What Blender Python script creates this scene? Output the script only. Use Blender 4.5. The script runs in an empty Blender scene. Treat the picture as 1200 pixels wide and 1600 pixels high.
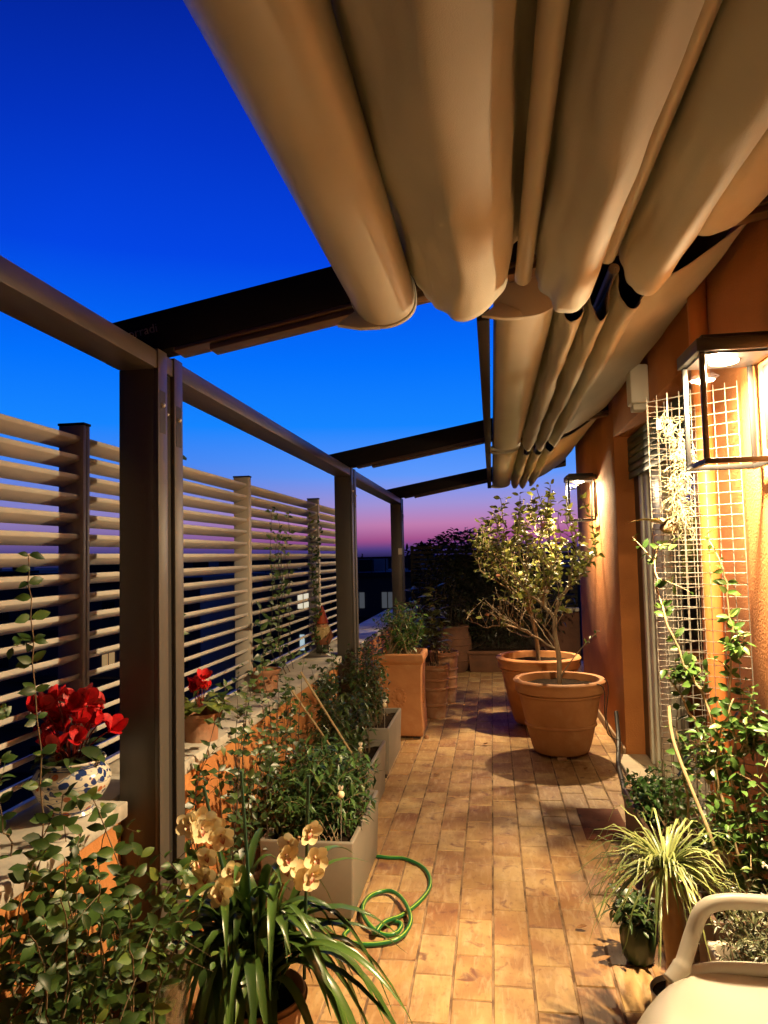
import bpy, bmesh, math, random
from mathutils import Vector, Matrix, noise as mnoise
random.seed(7)
R = math.radians
V = Vector
S = bpy.context.scene
COL = S.collection

# ------------------------------------------------------------------ camera, sky, exposure
cd = bpy.data.cameras.new('camera'); cam = bpy.data.objects.new('camera', cd); COL.objects.link(cam)
cam.location = (0, 0, 1.6)
cam.rotation_mode = 'QUATERNION'
cam.rotation_quaternion = (Matrix.Rotation(R(8.25), 3, 'Z') @ Matrix.Rotation(R(93.45), 3, 'X') @ Matrix.Rotation(R(-1.3), 3, 'Z')).to_quaternion()
cd.sensor_fit = 'VERTICAL'; cd.sensor_height = 36; cd.lens = 36 * 1150 / 1600
cd.clip_start = .05; cd.clip_end = 20000
S.camera = cam
S.view_settings.view_transform = 'Standard'
S.view_settings.look = 'None'
S.view_settings.exposure = 0
S.view_settings.gamma = 1

W = bpy.data.worlds.new('World'); S.world = W; W.use_nodes = True
wn = W.node_tree.nodes; wl = W.node_tree.links
for n in list(wn): wn.remove(n)
wo = wn.new('ShaderNodeOutputWorld'); bg = wn.new('ShaderNodeBackground')
tc = wn.new('ShaderNodeTexCoord'); sx = wn.new('ShaderNodeSeparateXYZ'); rp = wn.new('ShaderNodeValToRGB')
wl.new(tc.outputs['Generated'], sx.inputs[0])
wl.new(sx.outputs['Z'], rp.inputs[0])
cr = rp.color_ramp
SKY = [(0.0, (.022, .017, .085)), (.010, (.072, .046, .22)), (.022, (.36, .080, .25)), (.042, (.53, .20, .42)), (.070, (.36, .29, .67)), (.11, (.115, .32, .97)),
       (.176, (.008, .235, 1.0)), (.257, (.001, .165, .98)), (.38, (.001, .060, .78)), (.50, (.001, .034, .56)), (.62, (.001, .018, .34)), (.80, (.001, .005, .09))]
while len(cr.elements) < len(SKY): cr.elements.new(.5)
for e, (p, c) in zip(cr.elements, SKY): e.position = p; e.color = (*c, 1)
# the dusk glow lies ahead of and left of the terrace; the sky opposite it is darker
mr = wn.new('ShaderNodeMapRange'); mr.inputs['From Min'].default_value = -.2; mr.inputs['From Max'].default_value = .72
mr.inputs['To Min'].default_value = .05; mr.inputs['To Max'].default_value = 1.0
dt = wn.new('ShaderNodeVectorMath'); dt.operation = 'DOT_PRODUCT'; dt.inputs[1].default_value = (.12, .993, 0)
wl.new(tc.outputs['Generated'], dt.inputs[0]); wl.new(dt.outputs['Value'], mr.inputs['Value'])
rp2 = wn.new('ShaderNodeValToRGB'); wl.new(sx.outputs['Z'], rp2.inputs[0])   # away from the glow the low sky is greyer blue
SKY2 = [(0.0, (.020, .020, .085)), (.012, (.060, .050, .20)), (.030, (.20, .12, .33)), (.055, (.28, .215, .49)), (.090, (.16, .22, .66)), (.13, (.06, .24, .88))] + SKY[6:]
while len(rp2.color_ramp.elements) < len(SKY2): rp2.color_ramp.elements.new(.5)
for e, (p, c) in zip(rp2.color_ramp.elements, SKY2): e.position = p; e.color = (*c, 1)
m2 = wn.new('ShaderNodeMapRange'); m2.inputs['From Min'].default_value = .97; m2.inputs['From Max'].default_value = .84
wl.new(dt.outputs['Value'], m2.inputs['Value'])
mx_ = wn.new('ShaderNodeMix'); mx_.data_type = 'RGBA'; wl.new(m2.outputs[0], mx_.inputs[0]); wl.new(rp.outputs[0], mx_.inputs[6]); wl.new(rp2.outputs[0], mx_.inputs[7])
wl.new(mx_.outputs[2], bg.inputs['Color']); wl.new(mr.outputs[0], bg.inputs['Strength']); wl.new(bg.outputs[0], wo.inputs[0])

LAMP_COL = (1.0, .74, .42); LAMP_W = 186
LAMPS = [(.834, 2.69), (.834, 7.05)]
def lamp(x, y, parent):
    l = bpy.data.lights.new('lamp_light', 'AREA'); l.shape = 'DISK'; l.size = .085; l.energy = LAMP_W; l.color = LAMP_COL
    o = bpy.data.objects.new('lamp_light', l); COL.objects.link(o); o.parent = parent
    o.location = V((x - .02, y, 2.240)) - parent.location
    g = bpy.data.lights.new('lamp_glow', 'POINT'); g.energy = LAMP_W * .25; g.color = LAMP_COL; g.shadow_soft_size = .012
    q = bpy.data.objects.new('lamp_glow', g); COL.objects.link(q); q.parent = parent; q.location = V((x - .02, y, 2.228)) - parent.location
    return o

# ------------------------------------------------------------------ materials
def nt(name):
    m = bpy.data.materials.new(name); m.use_nodes = True
    n = m.node_tree.nodes; return m, n, m.node_tree.links, n['Principled BSDF']
def mat(name, c1, c2=None, ns=6, rough=.6, bump=0, bs=60, metal=0, island=False, spec=.5, stretch=(1, 1, 1), detail=5, lo=.35, hi=.65, c3=None, ns3=2, trans=0, coat=0):
    m, n, l, p = nt(name)
    p.inputs['Roughness'].default_value = rough; p.inputs['Metallic'].default_value = metal
    p.inputs['Specular IOR Level'].default_value = spec
    p.inputs['Coat Weight'].default_value = coat
    p.inputs['Base Color'].default_value = (*c1, 1)
    co = n.new('ShaderNodeTexCoord'); mp = n.new('ShaderNodeMapping'); mp.inputs['Scale'].default_value = stretch
    l.new(co.outputs['Object'], mp.inputs[0])
    if c2:
        mx = n.new('ShaderNodeMix'); mx.data_type = 'RGBA'
        mx.inputs[6].default_value = (*c1, 1); mx.inputs[7].default_value = (*c2, 1)
        if island:
            g = n.new('ShaderNodeNewGeometry'); l.new(g.outputs['Random Per Island'], mx.inputs[0])
        else:
            t = n.new('ShaderNodeTexNoise'); t.inputs['Scale'].default_value = ns; t.inputs['Detail'].default_value = detail
            l.new(mp.outputs[0], t.inputs['Vector'])
            r = n.new('ShaderNodeMapRange'); r.inputs[1].default_value = lo; r.inputs[2].default_value = hi
            l.new(t.outputs['Fac'], r.inputs[0]); l.new(r.outputs[0], mx.inputs[0])
        out = mx.outputs[2]
        if c3:
            mx2 = n.new('ShaderNodeMix'); mx2.data_type = 'RGBA'; mx2.inputs[7].default_value = (*c3, 1); l.new(out, mx2.inputs[6])
            t2 = n.new('ShaderNodeTexNoise'); t2.inputs['Scale'].default_value = ns3; t2.inputs['Detail'].default_value = 8; l.new(mp.outputs[0], t2.inputs['Vector'])
            r2 = n.new('ShaderNodeMapRange'); r2.inputs[1].default_value = .55; r2.inputs[2].default_value = .72
            l.new(t2.outputs['Fac'], r2.inputs[0]); l.new(r2.outputs[0], mx2.inputs[0]); out = mx2.outputs[2]
        l.new(out, p.inputs['Base Color'])
    if bump:
        t = n.new('ShaderNodeTexNoise'); t.inputs['Scale'].default_value = bs; t.inputs['Detail'].default_value = 4
        l.new(mp.outputs[0], t.inputs['Vector'])
        b = n.new('ShaderNodeBump'); b.inputs['Strength'].default_value = bump; b.inputs['Distance'].default_value = .01
        l.new(t.outputs['Fac'], b.inputs['Height']); l.new(b.outputs[0], p.inputs['Normal'])
    if trans:
        tr = n.new('ShaderNodeBsdfTranslucent'); ms = n.new('ShaderNodeMixShader'); ms.inputs[0].default_value = trans
        if c2: l.new(out, tr.inputs[0])
        else: tr.inputs[0].default_value = (*c1, 1)
        o = n['Material Output']; l.new(p.outputs[0], ms.inputs[1]); l.new(tr.outputs[0], ms.inputs[2]); l.new(ms.outputs[0], o.inputs[0])
    return m
def leafmat(name, dark, mid, light, rough=.38, trans=.18):
    """leaves differ one from another: most dark, some mid, a few pale"""
    m, n, l, p = nt(name)
    p.inputs['Roughness'].default_value = rough
    g = n.new('ShaderNodeNewGeometry'); r = n.new('ShaderNodeValToRGB'); l.new(g.outputs['Random Per Island'], r.inputs[0])
    e = r.color_ramp.elements; e[0].color = (*dark, 1); e[1].color = (*light, 1); e[1].position = 1
    k = e.new(.55); k.color = (*mid, 1); k = e.new(.90); k.color = (*[a_ * 1.5 for a_ in mid], 1)
    l.new(r.outputs[0], p.inputs['Base Color'])
    tr = n.new('ShaderNodeBsdfTranslucent'); ms = n.new('ShaderNodeMixShader'); ms.inputs[0].default_value = trans
    l.new(r.outputs[0], tr.inputs[0]); l.new(p.outputs[0], ms.inputs[1]); l.new(tr.outputs[0], ms.inputs[2]); l.new(ms.outputs[0], n['Material Output'].inputs[0])
    return m
def emis(name, c, s):
    m, n, l, p = nt(name); p.inputs['Base Color'].default_value = (*c, 1)
    p.inputs['Emission Color'].default_value = (*c, 1); p.inputs['Emission Strength'].default_value = s; return m
def clear(name, gl=.07):
    m, n, l, p = nt(name); n.remove(p)
    t = n.new('ShaderNodeBsdfTransparent'); g = n.new('ShaderNodeBsdfGlossy'); g.inputs['Roughness'].default_value = .03
    ms = n.new('ShaderNodeMixShader'); ms.inputs[0].default_value = gl
    l.new(t.outputs[0], ms.inputs[1]); l.new(g.outputs[0], ms.inputs[2]); l.new(ms.outputs[0], n['Material Output'].inputs[0]); return m

def tile_mat():
    m, n, l, p = nt('tile')
    co = n.new('ShaderNodeTexCoord'); g = n.new('ShaderNodeNewGeometry')
    r = n.new('ShaderNodeValToRGB'); l.new(g.outputs['Random Per Island'], r.inputs[0])
    e = r.color_ramp.elements; e[0].color = (.32, .172, .060, 1); e[1].color = (.50, .34, .145, 1)
    k = e.new(.35); k.color = (.42, .25, .092, 1); k = e.new(.75); k.color = (.46, .295, .118, 1)
    def noise(sc, st, lo, hi, det=6, dist=0):
        mp = n.new('ShaderNodeMapping'); mp.inputs['Scale'].default_value = st; l.new(co.outputs['Object'], mp.inputs[0])
        ad = n.new('ShaderNodeVectorMath'); ad.operation = 'ADD'
        sc_ = n.new('ShaderNodeMath'); sc_.operation = 'MULTIPLY'; sc_.inputs[1].default_value = 37.0; l.new(g.outputs['Random Per Island'], sc_.inputs[0])
        l.new(mp.outputs[0], ad.inputs[0]); l.new(sc_.outputs[0], ad.inputs[1])
        t = n.new('ShaderNodeTexNoise'); t.inputs['Scale'].default_value = sc; t.inputs['Detail'].default_value = det; t.inputs['Distortion'].default_value = dist
        l.new(ad.outputs[0], t.inputs['Vector'])
        q = n.new('ShaderNodeMapRange'); q.inputs[1].default_value = lo; q.inputs[2].default_value = hi; l.new(t.outputs['Fac'], q.inputs[0]); return q.outputs[0], t.outputs['Fac']
    def mix(a, c, fac, amt=1.0):
        mx = n.new('ShaderNodeMix'); mx.data_type = 'RGBA'; l.new(a, mx.inputs[6]); mx.inputs[7].default_value = (*c, 1)
        mu = n.new('ShaderNodeMath'); mu.operation = 'MULTIPLY'; mu.inputs[1].default_value = amt; l.new(fac, mu.inputs[0]); l.new(mu.outputs[0], mx.inputs[0]); return mx.outputs[2]
    f1, _ = noise(5, (1, 1, 1), .42, .66); c = mix(r.outputs[0], (.24, .10, .040), f1, .75)
    f2, h2 = noise(16, (2.6, .5, 1), .5, .72, 8, .6); c = mix(c, (.56, .40, .22), f2, .55)
    f3, _ = noise(11, (1, 1, 1), .60, .72, 8, .8); c = mix(c, (.14, .05, .032), f3, .85)
    f4, _ = noise(60, (1, .5, 1), .56, .72, 4); c = mix(c, (.17, .085, .04), f4, .45)
    l.new(c, p.inputs['Base Color'])
    p.inputs['Roughness'].default_value = .58
    b = n.new('ShaderNodeBump'); b.inputs['Strength'].default_value = .35; b.inputs['Distance'].default_value = .006
    l.new(h2, b.inputs['Height']); l.new(b.outputs[0], p.inputs['Normal'])
    return m

M = {}
M['tile'] = tile_mat()
M['grout'] = mat('grout', (.34, .22, .12), (.10, .055, .03), 9, .9)
M['frame'] = mat('frame', (.078, .066, .054), (.066, .056, .046), 3, .42, .03, 300)
M['frame_black'] = mat('frame_black', (.014, .011, .009), rough=.75, spec=.25)
M['rail'] = mat('rail', (.10, .062, .036), rough=.35)
M['groove'] = mat('groove', (.02, .016, .013), rough=.6)
M['slat'] = mat('slat', (.52, .49, .43), (.47, .44, .385), 8, .45, .02, 200)
M['screenpost'] = mat('screenpost', (.46, .42, .35), (.41, .37, .31), 6, .45)
M['fabric'] = mat('fabric', (.475, .475, .405), (.435, .435, .365), 4, .75, .2, 420, spec=.25)
M['blocker_dark'] = mat('blocker_dark', (.03, .026, .022), rough=.9)  # for the sheets added above the awnings to block the sky
M['awbar'] = mat('awbar', (.46, .455, .385), (.42, .415, .35), 5, .42, .03, 300)
M['rod'] = mat('rod', (.42, .39, .31), rough=.35)
M['stucco'] = mat('stucco', (.46, .172, .040), (.40, .14, .032), 3, .85, .55, 95, c3=(.35, .12, .03), ns3=1.6)
M['stucco_low'] = mat('stucco_low', (.57, .235, .065), (.49, .185, .05), 4, .85, .3, 70, c3=(.40, .15, .045), ns3=3)
M['pipe'] = mat('pipe', (.46, .16, .038), (.40, .13, .03), 4, .55)
M['skirting'] = mat('skirting', (.34, .22, .12), (.26, .16, .08), 6, .7)
M['marble'] = mat('marble', (.56, .52, .44), (.42, .38, .31), 7, .55, .12, 60, c3=(.26, .22, .17), ns3=9)
M['stone'] = mat('stone', (.62, .53, .38), (.52, .43, .30), 12, .5)
M['alu'] = mat('alu', (.74, .73, .62), rough=.35)
M['alu_dark'] = mat('alu_dark', (.03, .03, .028), rough=.4)
M['shutter'] = mat('shutter', (.035, .075, .035), rough=.5)
M['glassdoor'] = mat('glassdoor', (.012, .010, .008), rough=.06, spec=.6)
M['lamp_black'] = mat('lamp_black', (.009, .009, .009), rough=.42)
M['lamp_plate'] = mat('lamp_plate', (.55, .53, .48), rough=.5)
M['led'] = emis('led', (1, .86, .58), 22)
M['pane'] = clear('pane', .008)
M['wire'] = mat('wire', (.26, .24, .20), rough=.4, metal=.35)
M['terra'] = mat('terra', (.48, .212, .072), (.38, .15, .05), 5, .72, .2, 45, c3=(.50, .25, .095), ns3=5)
M['terra_old'] = mat('terra_old', (.36, .17, .085), (.27, .12, .06), 8, .85, .35, 40, c3=(.42, .27, .17), ns3=6)
M['terra_shaded'] = mat('terra_shaded', (.16, .072, .036), (.11, .05, .027), 8, .9, .35, 40)  # darker terracotta, far end shade put into its colour
M['terra_worn'] = mat('terra_worn', (.40, .20, .10), (.30, .135, .06), 10, .85, .45, 35, c3=(.48, .34, .22), ns3=7)
M['planter'] = mat('planter', (.215, .185, .145), (.185, .16, .125), 5, .48, .03, 90)
M['planter_white'] = mat('planter_white', (.55, .46, .35), (.48, .40, .30), 6, .5)
M['planter_brown'] = mat('planter_brown', (.12, .065, .035), (.085, .045, .025), 7, .55)
M['soil'] = mat('soil', (.013, .008, .005), (.028, .017, .010), 30, .95, .9, 60, spec=.05)
M['bark'] = mat('bark', (.38, .29, .18), (.24, .165, .095), 22, .85, .5, 70, stretch=(1, 1, .35))
M['stem'] = mat('stem', (.13, .10, .045), (.20, .12, .06), 20, .7)
M['stem_dark'] = mat('stem_dark', (.045, .030, .018), rough=.7)
M['cane'] = mat('cane', (.40, .30, .16), (.31, .22, .11), 30, .6)
M['lf_dark'] = leafmat('lf_dark', (.020, .040, .012), (.040, .075, .018), (.10, .13, .03))
M['lf_bush'] = leafmat('lf_bush', (.025, .055, .014), (.045, .095, .022), (.11, .17, .04))
M['lf_climb'] = leafmat('lf_climb', (.024, .055, .011), (.050, .105, .018), (.19, .23, .035), rough=.45)
M['lf_tree'] = leafmat('lf_tree', (.085, .105, .022), (.17, .185, .04), (.36, .32, .085), rough=.5, trans=.42)
M['lf_bright'] = leafmat('lf_bright', (.030, .072, .013), (.065, .135, .024), (.17, .23, .05), trans=.22)
M['lf_big'] = leafmat('lf_big', (.05, .065, .02), (.10, .11, .03), (.22, .17, .04))
M['lf_shaded'] = leafmat('lf_shaded', (.012, .016, .008), (.02, .025, .011), (.035, .04, .018))  # near black leaves, the unlit far end put into their colour
M['lf_herb'] = leafmat('lf_herb', (.025, .06, .012), (.045, .11, .022), (.10, .17, .04))
M['lf_rose'] = leafmat('lf_rose', (.05, .06, .03), (.10, .115, .055), (.22, .22, .12))
M['lf_orchid'] = leafmat('lf_orchid', (.030, .062, .012), (.055, .105, .018), (.12, .18, .03), rough=.3, trans=.12)
M['lf_spider'] = leafmat('lf_spider', (.09, .13, .03), (.20, .23, .07), (.42, .42, .17), trans=.2)
M['lf_vari'] = mat('lf_vari', (.30, .34, .055), (.07, .12, .022), 22, .45, trans=.2)
M['red'] = mat('red', (.66, .008, .012), (.34, .003, .007), 45, .5, trans=.12)
M['pinkish'] = mat('pinkish', (.62, .38, .27), (.55, .28, .18), 40, .6)
M['orchid'] = mat('orchid', (.90, .80, .50), (.84, .66, .32), 45, .5, trans=.2)
M['lip'] = mat('lip', (.34, .025, .018), (.75, .58, .36), 60, .5)
M['whiteflower'] = mat('whiteflower', (.78, .72, .60), rough=.6)
M['moss'] = mat('moss', (.27, .235, .13), (.20, .18, .095), 30, .8)
M['hose'] = mat('hose', (.016, .15, .042), (.012, .11, .03), 6, .3)
M['hose_line'] = mat('hose_line', (.35, .50, .06), rough=.35)
M['cable'] = mat('cable', (.02, .016, .013), rough=.5)
M['rust'] = mat('rust', (.20, .062, .028), (.15, .042, .02), 10, .85, .1, 50, c3=(.04, .015, .01), ns3=14)
M['chair'] = mat('chair', (.47, .43, .345), (.44, .40, .32), 3, .42, .02, 250)
M['silver'] = mat('silver', (.62, .58, .52), rough=.3, metal=.6)
M['greenpot'] = mat('greenpot', (.012, .030, .010), (.018, .04, .012), 10, .35)
M['trunk'] = mat('trunk', (.30, .155, .055), (.16, .075, .028), 14, .4, .3, 40, stretch=(1, 1, .25))
M['cream'] = mat('cream', (.72, .60, .38), rough=.4)
M['stakegreen'] = mat('stakegreen', (.025, .07, .035), rough=.5)
M['gn_red'] = mat('gn_red', (.55, .10, .032), (.46, .075, .025), 20, .55)
M['gn_beard'] = mat('gn_beard', (.85, .68, .36), (.68, .48, .21), 45, .75, .6, 70, stretch=(1, 1, .4))
M['gn_coat'] = mat('gn_coat', (.33, .12, .05), (.24, .08, .035), 20, .6)
M['gn_dark'] = mat('gn_dark', (.045, .055, .035), (.03, .035, .02), 20, .6)
M['gn_skin'] = mat('gn_skin', (.60, .33, .17), rough=.55)
M['city_wall'] = mat('city_wall', (.26, .23, .20), (.19, .17, .15), .3, .9)
M['city_roof'] = mat('city_roof', (.10, .09, .08), rough=.9)
M['city_ground'] = mat('city_ground', (.05, .05, .05), (.03, .04, .03), .05, .95)
M['win_dark'] = mat('win_dark', (.03, .035, .045), rough=.25)
M['win_lit'] = emis('win_lit', (1, .90, .66), .75)
M['win_cool'] = emis('win_cool', (.75, .95, 1), .55)
M['win_amber'] = emis('win_amber', (1, .60, .24), .35)
M['win_dim'] = emis('win_dim', (.55, .60, .62), .10)
M['jar'] = clear('jar', .22)
M['whiteplastic'] = mat('whiteplastic', (.62, .57, .47), rough=.5)
M['letter'] = mat('letter', (.30, .27, .24), rough=.6)

def majolica():
    m, n, l, p = nt('majolica'); p.inputs['Roughness'].default_value = .18
    co = n.new('ShaderNodeTexCoord'); mp = n.new('ShaderNodeMapping'); l.new(co.outputs['Object'], mp.inputs[0])
    v = n.new('ShaderNodeTexVoronoi'); v.inputs['Scale'].default_value = 26; l.new(mp.outputs[0], v.inputs['Vector'])
    w = n.new('ShaderNodeTexWave'); w.wave_type = 'RINGS'; w.rings_direction = 'SPHERICAL'; w.inputs['Scale'].default_value = 9; w.inputs['Distortion'].default_value = 9; w.inputs['Detail'].default_value = 1.2; w.inputs['Detail Scale'].default_value = 1.6
    l.new(mp.outputs[0], w.inputs['Vector'])
    def step(s, a, b):
        q = n.new('ShaderNodeMapRange'); q.inputs[1].default_value = a; q.inputs[2].default_value = b; l.new(s, q.inputs[0]); return q.outputs[0]
    def mix(a, c, f):
        mx = n.new('ShaderNodeMix'); mx.data_type = 'RGBA'
        if isinstance(a, tuple): mx.inputs[6].default_value = (*a, 1)
        else: l.new(a, mx.inputs[6])
        mx.inputs[7].default_value = (*c, 1); l.new(f, mx.inputs[0]); return mx.outputs[2]
    nz = n.new('ShaderNodeTexNoise'); nz.inputs['Scale'].default_value = 28; l.new(co.outputs['Object'], nz.inputs['Vector'])
    av = n.new('ShaderNodeVectorMath'); av.operation = 'MULTIPLY_ADD'; av.inputs[1].default_value = (.03, .03, .03); l.new(nz.outputs['Color'], av.inputs[0]); l.new(co.outputs['Object'], av.inputs[2])
    for t_ in (v,): l.new(av.outputs[0], t_.inputs['Vector'])
    v.inputs['Scale'].default_value = 34
    w.inputs['Scale'].default_value = 22; w.inputs['Distortion'].default_value = 5
    c = mix((.70, .64, .52), (.22, .25, .32), step(w.outputs['Fac'], .93, .98))
    c = mix(c, (.020, .040, .15), step(v.outputs['Distance'], .40, .36))
    v2 = n.new('ShaderNodeTexVoronoi'); v2.inputs['Scale'].default_value = 17; l.new(mp.outputs[0], v2.inputs['Vector'])
    c = mix(c, (.70, .62, .48), step(v2.outputs['Distance'], .30, .27))
    c = mix(c, (.45, .13, .04), step(v2.outputs['Distance'], .21, .18))
    c = mix(c, (.04, .07, .20), step(v2.outputs['Distance'], .08, .06))
    l.new(c, p.inputs['Base Color']); return m
M['majolica'] = majolica()

# ------------------------------------------------------------------ mesh building
def root_loc(o):
    s = V((0, 0, 0))
    while o: s = s + o.location; o = o.parent
    return s
class MB:
    def __init__(s): s.v = []; s.f = []
    def add(s, vs, fs):
        k = len(s.v); s.v += [tuple(x) for x in vs]; s.f += [tuple(i + k for i in f) for f in fs]
    def box(s, x0, x1, y0, y1, z0, z1):
        s.add([(x0, y0, z0), (x1, y0, z0), (x1, y1, z0), (x0, y1, z0), (x0, y0, z1), (x1, y0, z1), (x1, y1, z1), (x0, y1, z1)],
              [(0, 3, 2, 1), (4, 5, 6, 7), (0, 1, 5, 4), (1, 2, 6, 5), (2, 3, 7, 6), (3, 0, 4, 7)]); return s
    def hexa(s, p):   # 8 corner points, bottom ring then top ring
        s.add(p, [(0, 3, 2, 1), (4, 5, 6, 7), (0, 1, 5, 4), (1, 2, 6, 5), (2, 3, 7, 6), (3, 0, 4, 7)]); return s
    def tube(s, pts, r, n=8, cap=True):
        pts = [V(p) for p in pts]; rs = r if isinstance(r, (list, tuple)) else [r] * len(pts)
        k = len(s.v); u = None
        for i, p in enumerate(pts):
            d = (pts[min(i + 1, len(pts) - 1)] - pts[max(i - 1, 0)])
            if d.length < 1e-9: d = V((0, 0, 1))
            d.normalize()
            if u is None:
                u = d.orthogonal().normalized()
            else:
                u = u - d * u.dot(d)
                u = u.normalized() if u.length > 1e-6 else d.orthogonal().normalized()
            w = d.cross(u)
            for j in range(n):
                a = 2 * math.pi * j / n
                s.v.append(tuple(p + (u * math.cos(a) + w * math.sin(a)) * rs[i]))
        for i in range(len(pts) - 1):
            for j in range(n):
                a = k + i * n + j; b = k + i * n + (j + 1) % n
                s.f.append((a, b, b + n, a + n))
        if cap:
            s.f.append(tuple(k + j for j in reversed(range(n)))); e = k + (len(pts) - 1) * n; s.f.append(tuple(e + j for j in range(n)))
        return s
    def lathe(s, prof, c=(0, 0, 0), n=40, sx=1, sy=1):
        k = len(s.v)
        for r, z in prof:
            for j in range(n):
                a = 2 * math.pi * j / n; s.v.append((c[0] + r * math.cos(a) * sx, c[1] + r * math.sin(a) * sy, c[2] + z))
        for i in range(len(prof) - 1):
            for j in range(n):
                a = k + i * n + j; b = k + i * n + (j + 1) % n; s.f.append((a, b, b + n, a + n))
        return s
    def ball(s, c, r, n=12, m=8, sq=(1, 1, 1)):
        c = V(c); k = len(s.v)
        for i in range(m + 1):
            t = math.pi * i / m
            for j in range(n):
                a = 2 * math.pi * j / n
                s.v.append((c.x + r * sq[0] * math.sin(t) * math.cos(a), c.y + r * sq[1] * math.sin(t) * math.sin(a), c.z - r * sq[2] * math.cos(t)))
        for i in range(m):
            for j in range(n):
                a = k + i * n + j; b = k + i * n + (j + 1) % n; s.f.append((a, b, b + n, a + n))
        return s
    def extr(s, prof, y0, y1, steps=1, closed=False, mod=None):   # profile in x,z swept along y
        k = len(s.v); n = len(prof)
        for i in range(steps + 1):
            t = i / steps; y = y0 + (y1 - y0) * t
            for j, (x, z) in enumerate(prof):
                s.v.append(mod(x, y, z, t, j) if mod else (x, y, z))
        for i in range(steps):
            for j in range(n if closed else n - 1):
                a = k + i * n + j; b = k + i * n + (j + 1) % n; s.f.append((a, b, b + n, a + n))
        if closed:
            s.f.append(tuple(k + j for j in range(n))); e = k + steps * n; s.f.append(tuple(e + j for j in reversed(range(n))))
        return s
    def leaf(s, p, d, up, L, Wd, bend=.2, fold=.15, full=False):
        p = V(p); d = V(d).normalized(); up = V(up); sd = d.cross(up)
        if sd.length < 1e-4: sd = d.orthogonal()
        sd.normalize(); up = sd.cross(d)
        st = [(0, .22), (.14, .58), (.34, .90), (.58, 1), (.78, .86), (.92, .52), (1, .0)] if full == 2 else [(.0, 0), (.22, .75), (.5, 1), (.78, .62), (1, 0)] if full else [(0, 0), (.42, 1), (1, 0)]
        def P(t, w, h): return p + d * (L * t * (1 - bend * .25 * t)) - up * (bend * L * t * t) + sd * w + up * h
        k = len(s.v)
        mids = []; ls = []; rs = []
        for t, w in st:
            mids.append(len(s.v)); s.v.append(tuple(P(t, 0, 0)))
            if w > 0:
                ls.append(len(s.v)); s.v.append(tuple(P(t, -w * Wd / 2, fold * Wd * w)))
                rs.append(len(s.v)); s.v.append(tuple(P(t, w * Wd / 2, fold * Wd * w)))
            else: ls.append(mids[-1]); rs.append(mids[-1])
        for i in range(len(st) - 1):
            for e, flip in ((ls, 1), (rs, 0)):
                q = [mids[i], mids[i + 1], e[i + 1], e[i]]; q = [x for j, x in enumerate(q) if x not in q[:j]]
                s.f.append(tuple(q[::-1] if flip else q))
        return s
    def strap(s, pts, w, up=(0, 0, 1), fold=.25):
        pts = [V(p) for p in pts]; n = len(pts); k = len(s.v); up = V(up)
        for i, p in enumerate(pts):
            t = i / (n - 1); d = (pts[min(i + 1, n - 1)] - pts[max(i - 1, 0)]).normalized()
            sd = d.cross(up); sd = sd.normalized() if sd.length > .05 else d.orthogonal().normalized()
            nn = sd.cross(d); ww = w * min(1, .55 + 1.6 * t) * (1 - max(0, (t - .55) / .45) ** 1.8) + .0005
            s.v += [tuple(p - sd * ww / 2 + nn * fold * ww), tuple(p), tuple(p + sd * ww / 2 + nn * fold * ww)]
        for i in range(n - 1):
            a = k + i * 3; s.f += [(a, a + 1, a + 4, a + 3), (a + 1, a + 2, a + 5, a + 4)]
        return s
    def build(s, name, m, parent=None, smooth=False, bevel=0, segs=2, angle=35):
        off = root_loc(parent) if parent else V((0, 0, 0))
        me = bpy.data.meshes.new(name); me.from_pydata([V(x) - off for x in s.v], [], s.f)
        if bevel:
            b = bmesh.new(); b.from_mesh(me); bmesh.ops.recalc_face_normals(b, faces=b.faces)
            es = [e for e in b.edges if len(e.link_faces) == 2 and e.calc_face_angle(0) > R(30)]
            bmesh.ops.bevel(b, geom=es, offset=bevel, segments=segs, affect='EDGES', profile=.5); b.to_mesh(me); b.free()
        me.materials.append(m)
        if smooth or bevel:
            for p in me.polygons: p.use_smooth = True
            me.set_sharp_from_angle(angle=R(angle))
        o = bpy.data.objects.new(name, me); COL.objects.link(o)
        if parent: o.parent = parent
        return o
def fixn(o):
    b = bmesh.new(); b.from_mesh(o.data); bmesh.ops.recalc_face_normals(b, faces=b.faces); b.to_mesh(o.data); b.free(); return o
def tag(o, label, cat, group=None, kind=None):
    o['label'] = label; o['category'] = cat
    if group: o['group'] = group
    if kind: o['kind'] = kind
    return o
def thing(name, loc, label, cat, group=None):
    o = bpy.data.objects.new(name, None); o.empty_display_size = .1; COL.objects.link(o); o.location = loc
    return tag(o, label, cat, group)
def struct(o): o['kind'] = 'structure'; return o
def copy_tree(o, parent=None):
    c = o.copy(); COL.objects.link(c)
    if parent: c.parent = parent
    for ch in list(o.children): copy_tree(ch, c)
    return c
def dup(o, loc, label, group=None):
    c = copy_tree(o); c.location = loc; c['label'] = label
    if group: c['group'] = group
    return c
def spline(pts, n=6):
    pts = [V(p) for p in pts]; out = []
    for i in range(len(pts) - 1):
        p0 = pts[max(i - 1, 0)]; p1 = pts[i]; p2 = pts[i + 1]; p3 = pts[min(i + 2, len(pts) - 1)]
        for k in range(n):
            t = k / n; out.append(.5 * ((2 * p1) + (p2 - p0) * t + (2 * p0 - 5 * p1 + 4 * p2 - p3) * t * t + (3 * p1 - p0 - 3 * p2 + p3) * t ** 3))
    out.append(pts[-1]); return out
rnd = random.uniform
def rv(s=1.0): return V((rnd(-s, s), rnd(-s, s), rnd(-s, s)))
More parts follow.
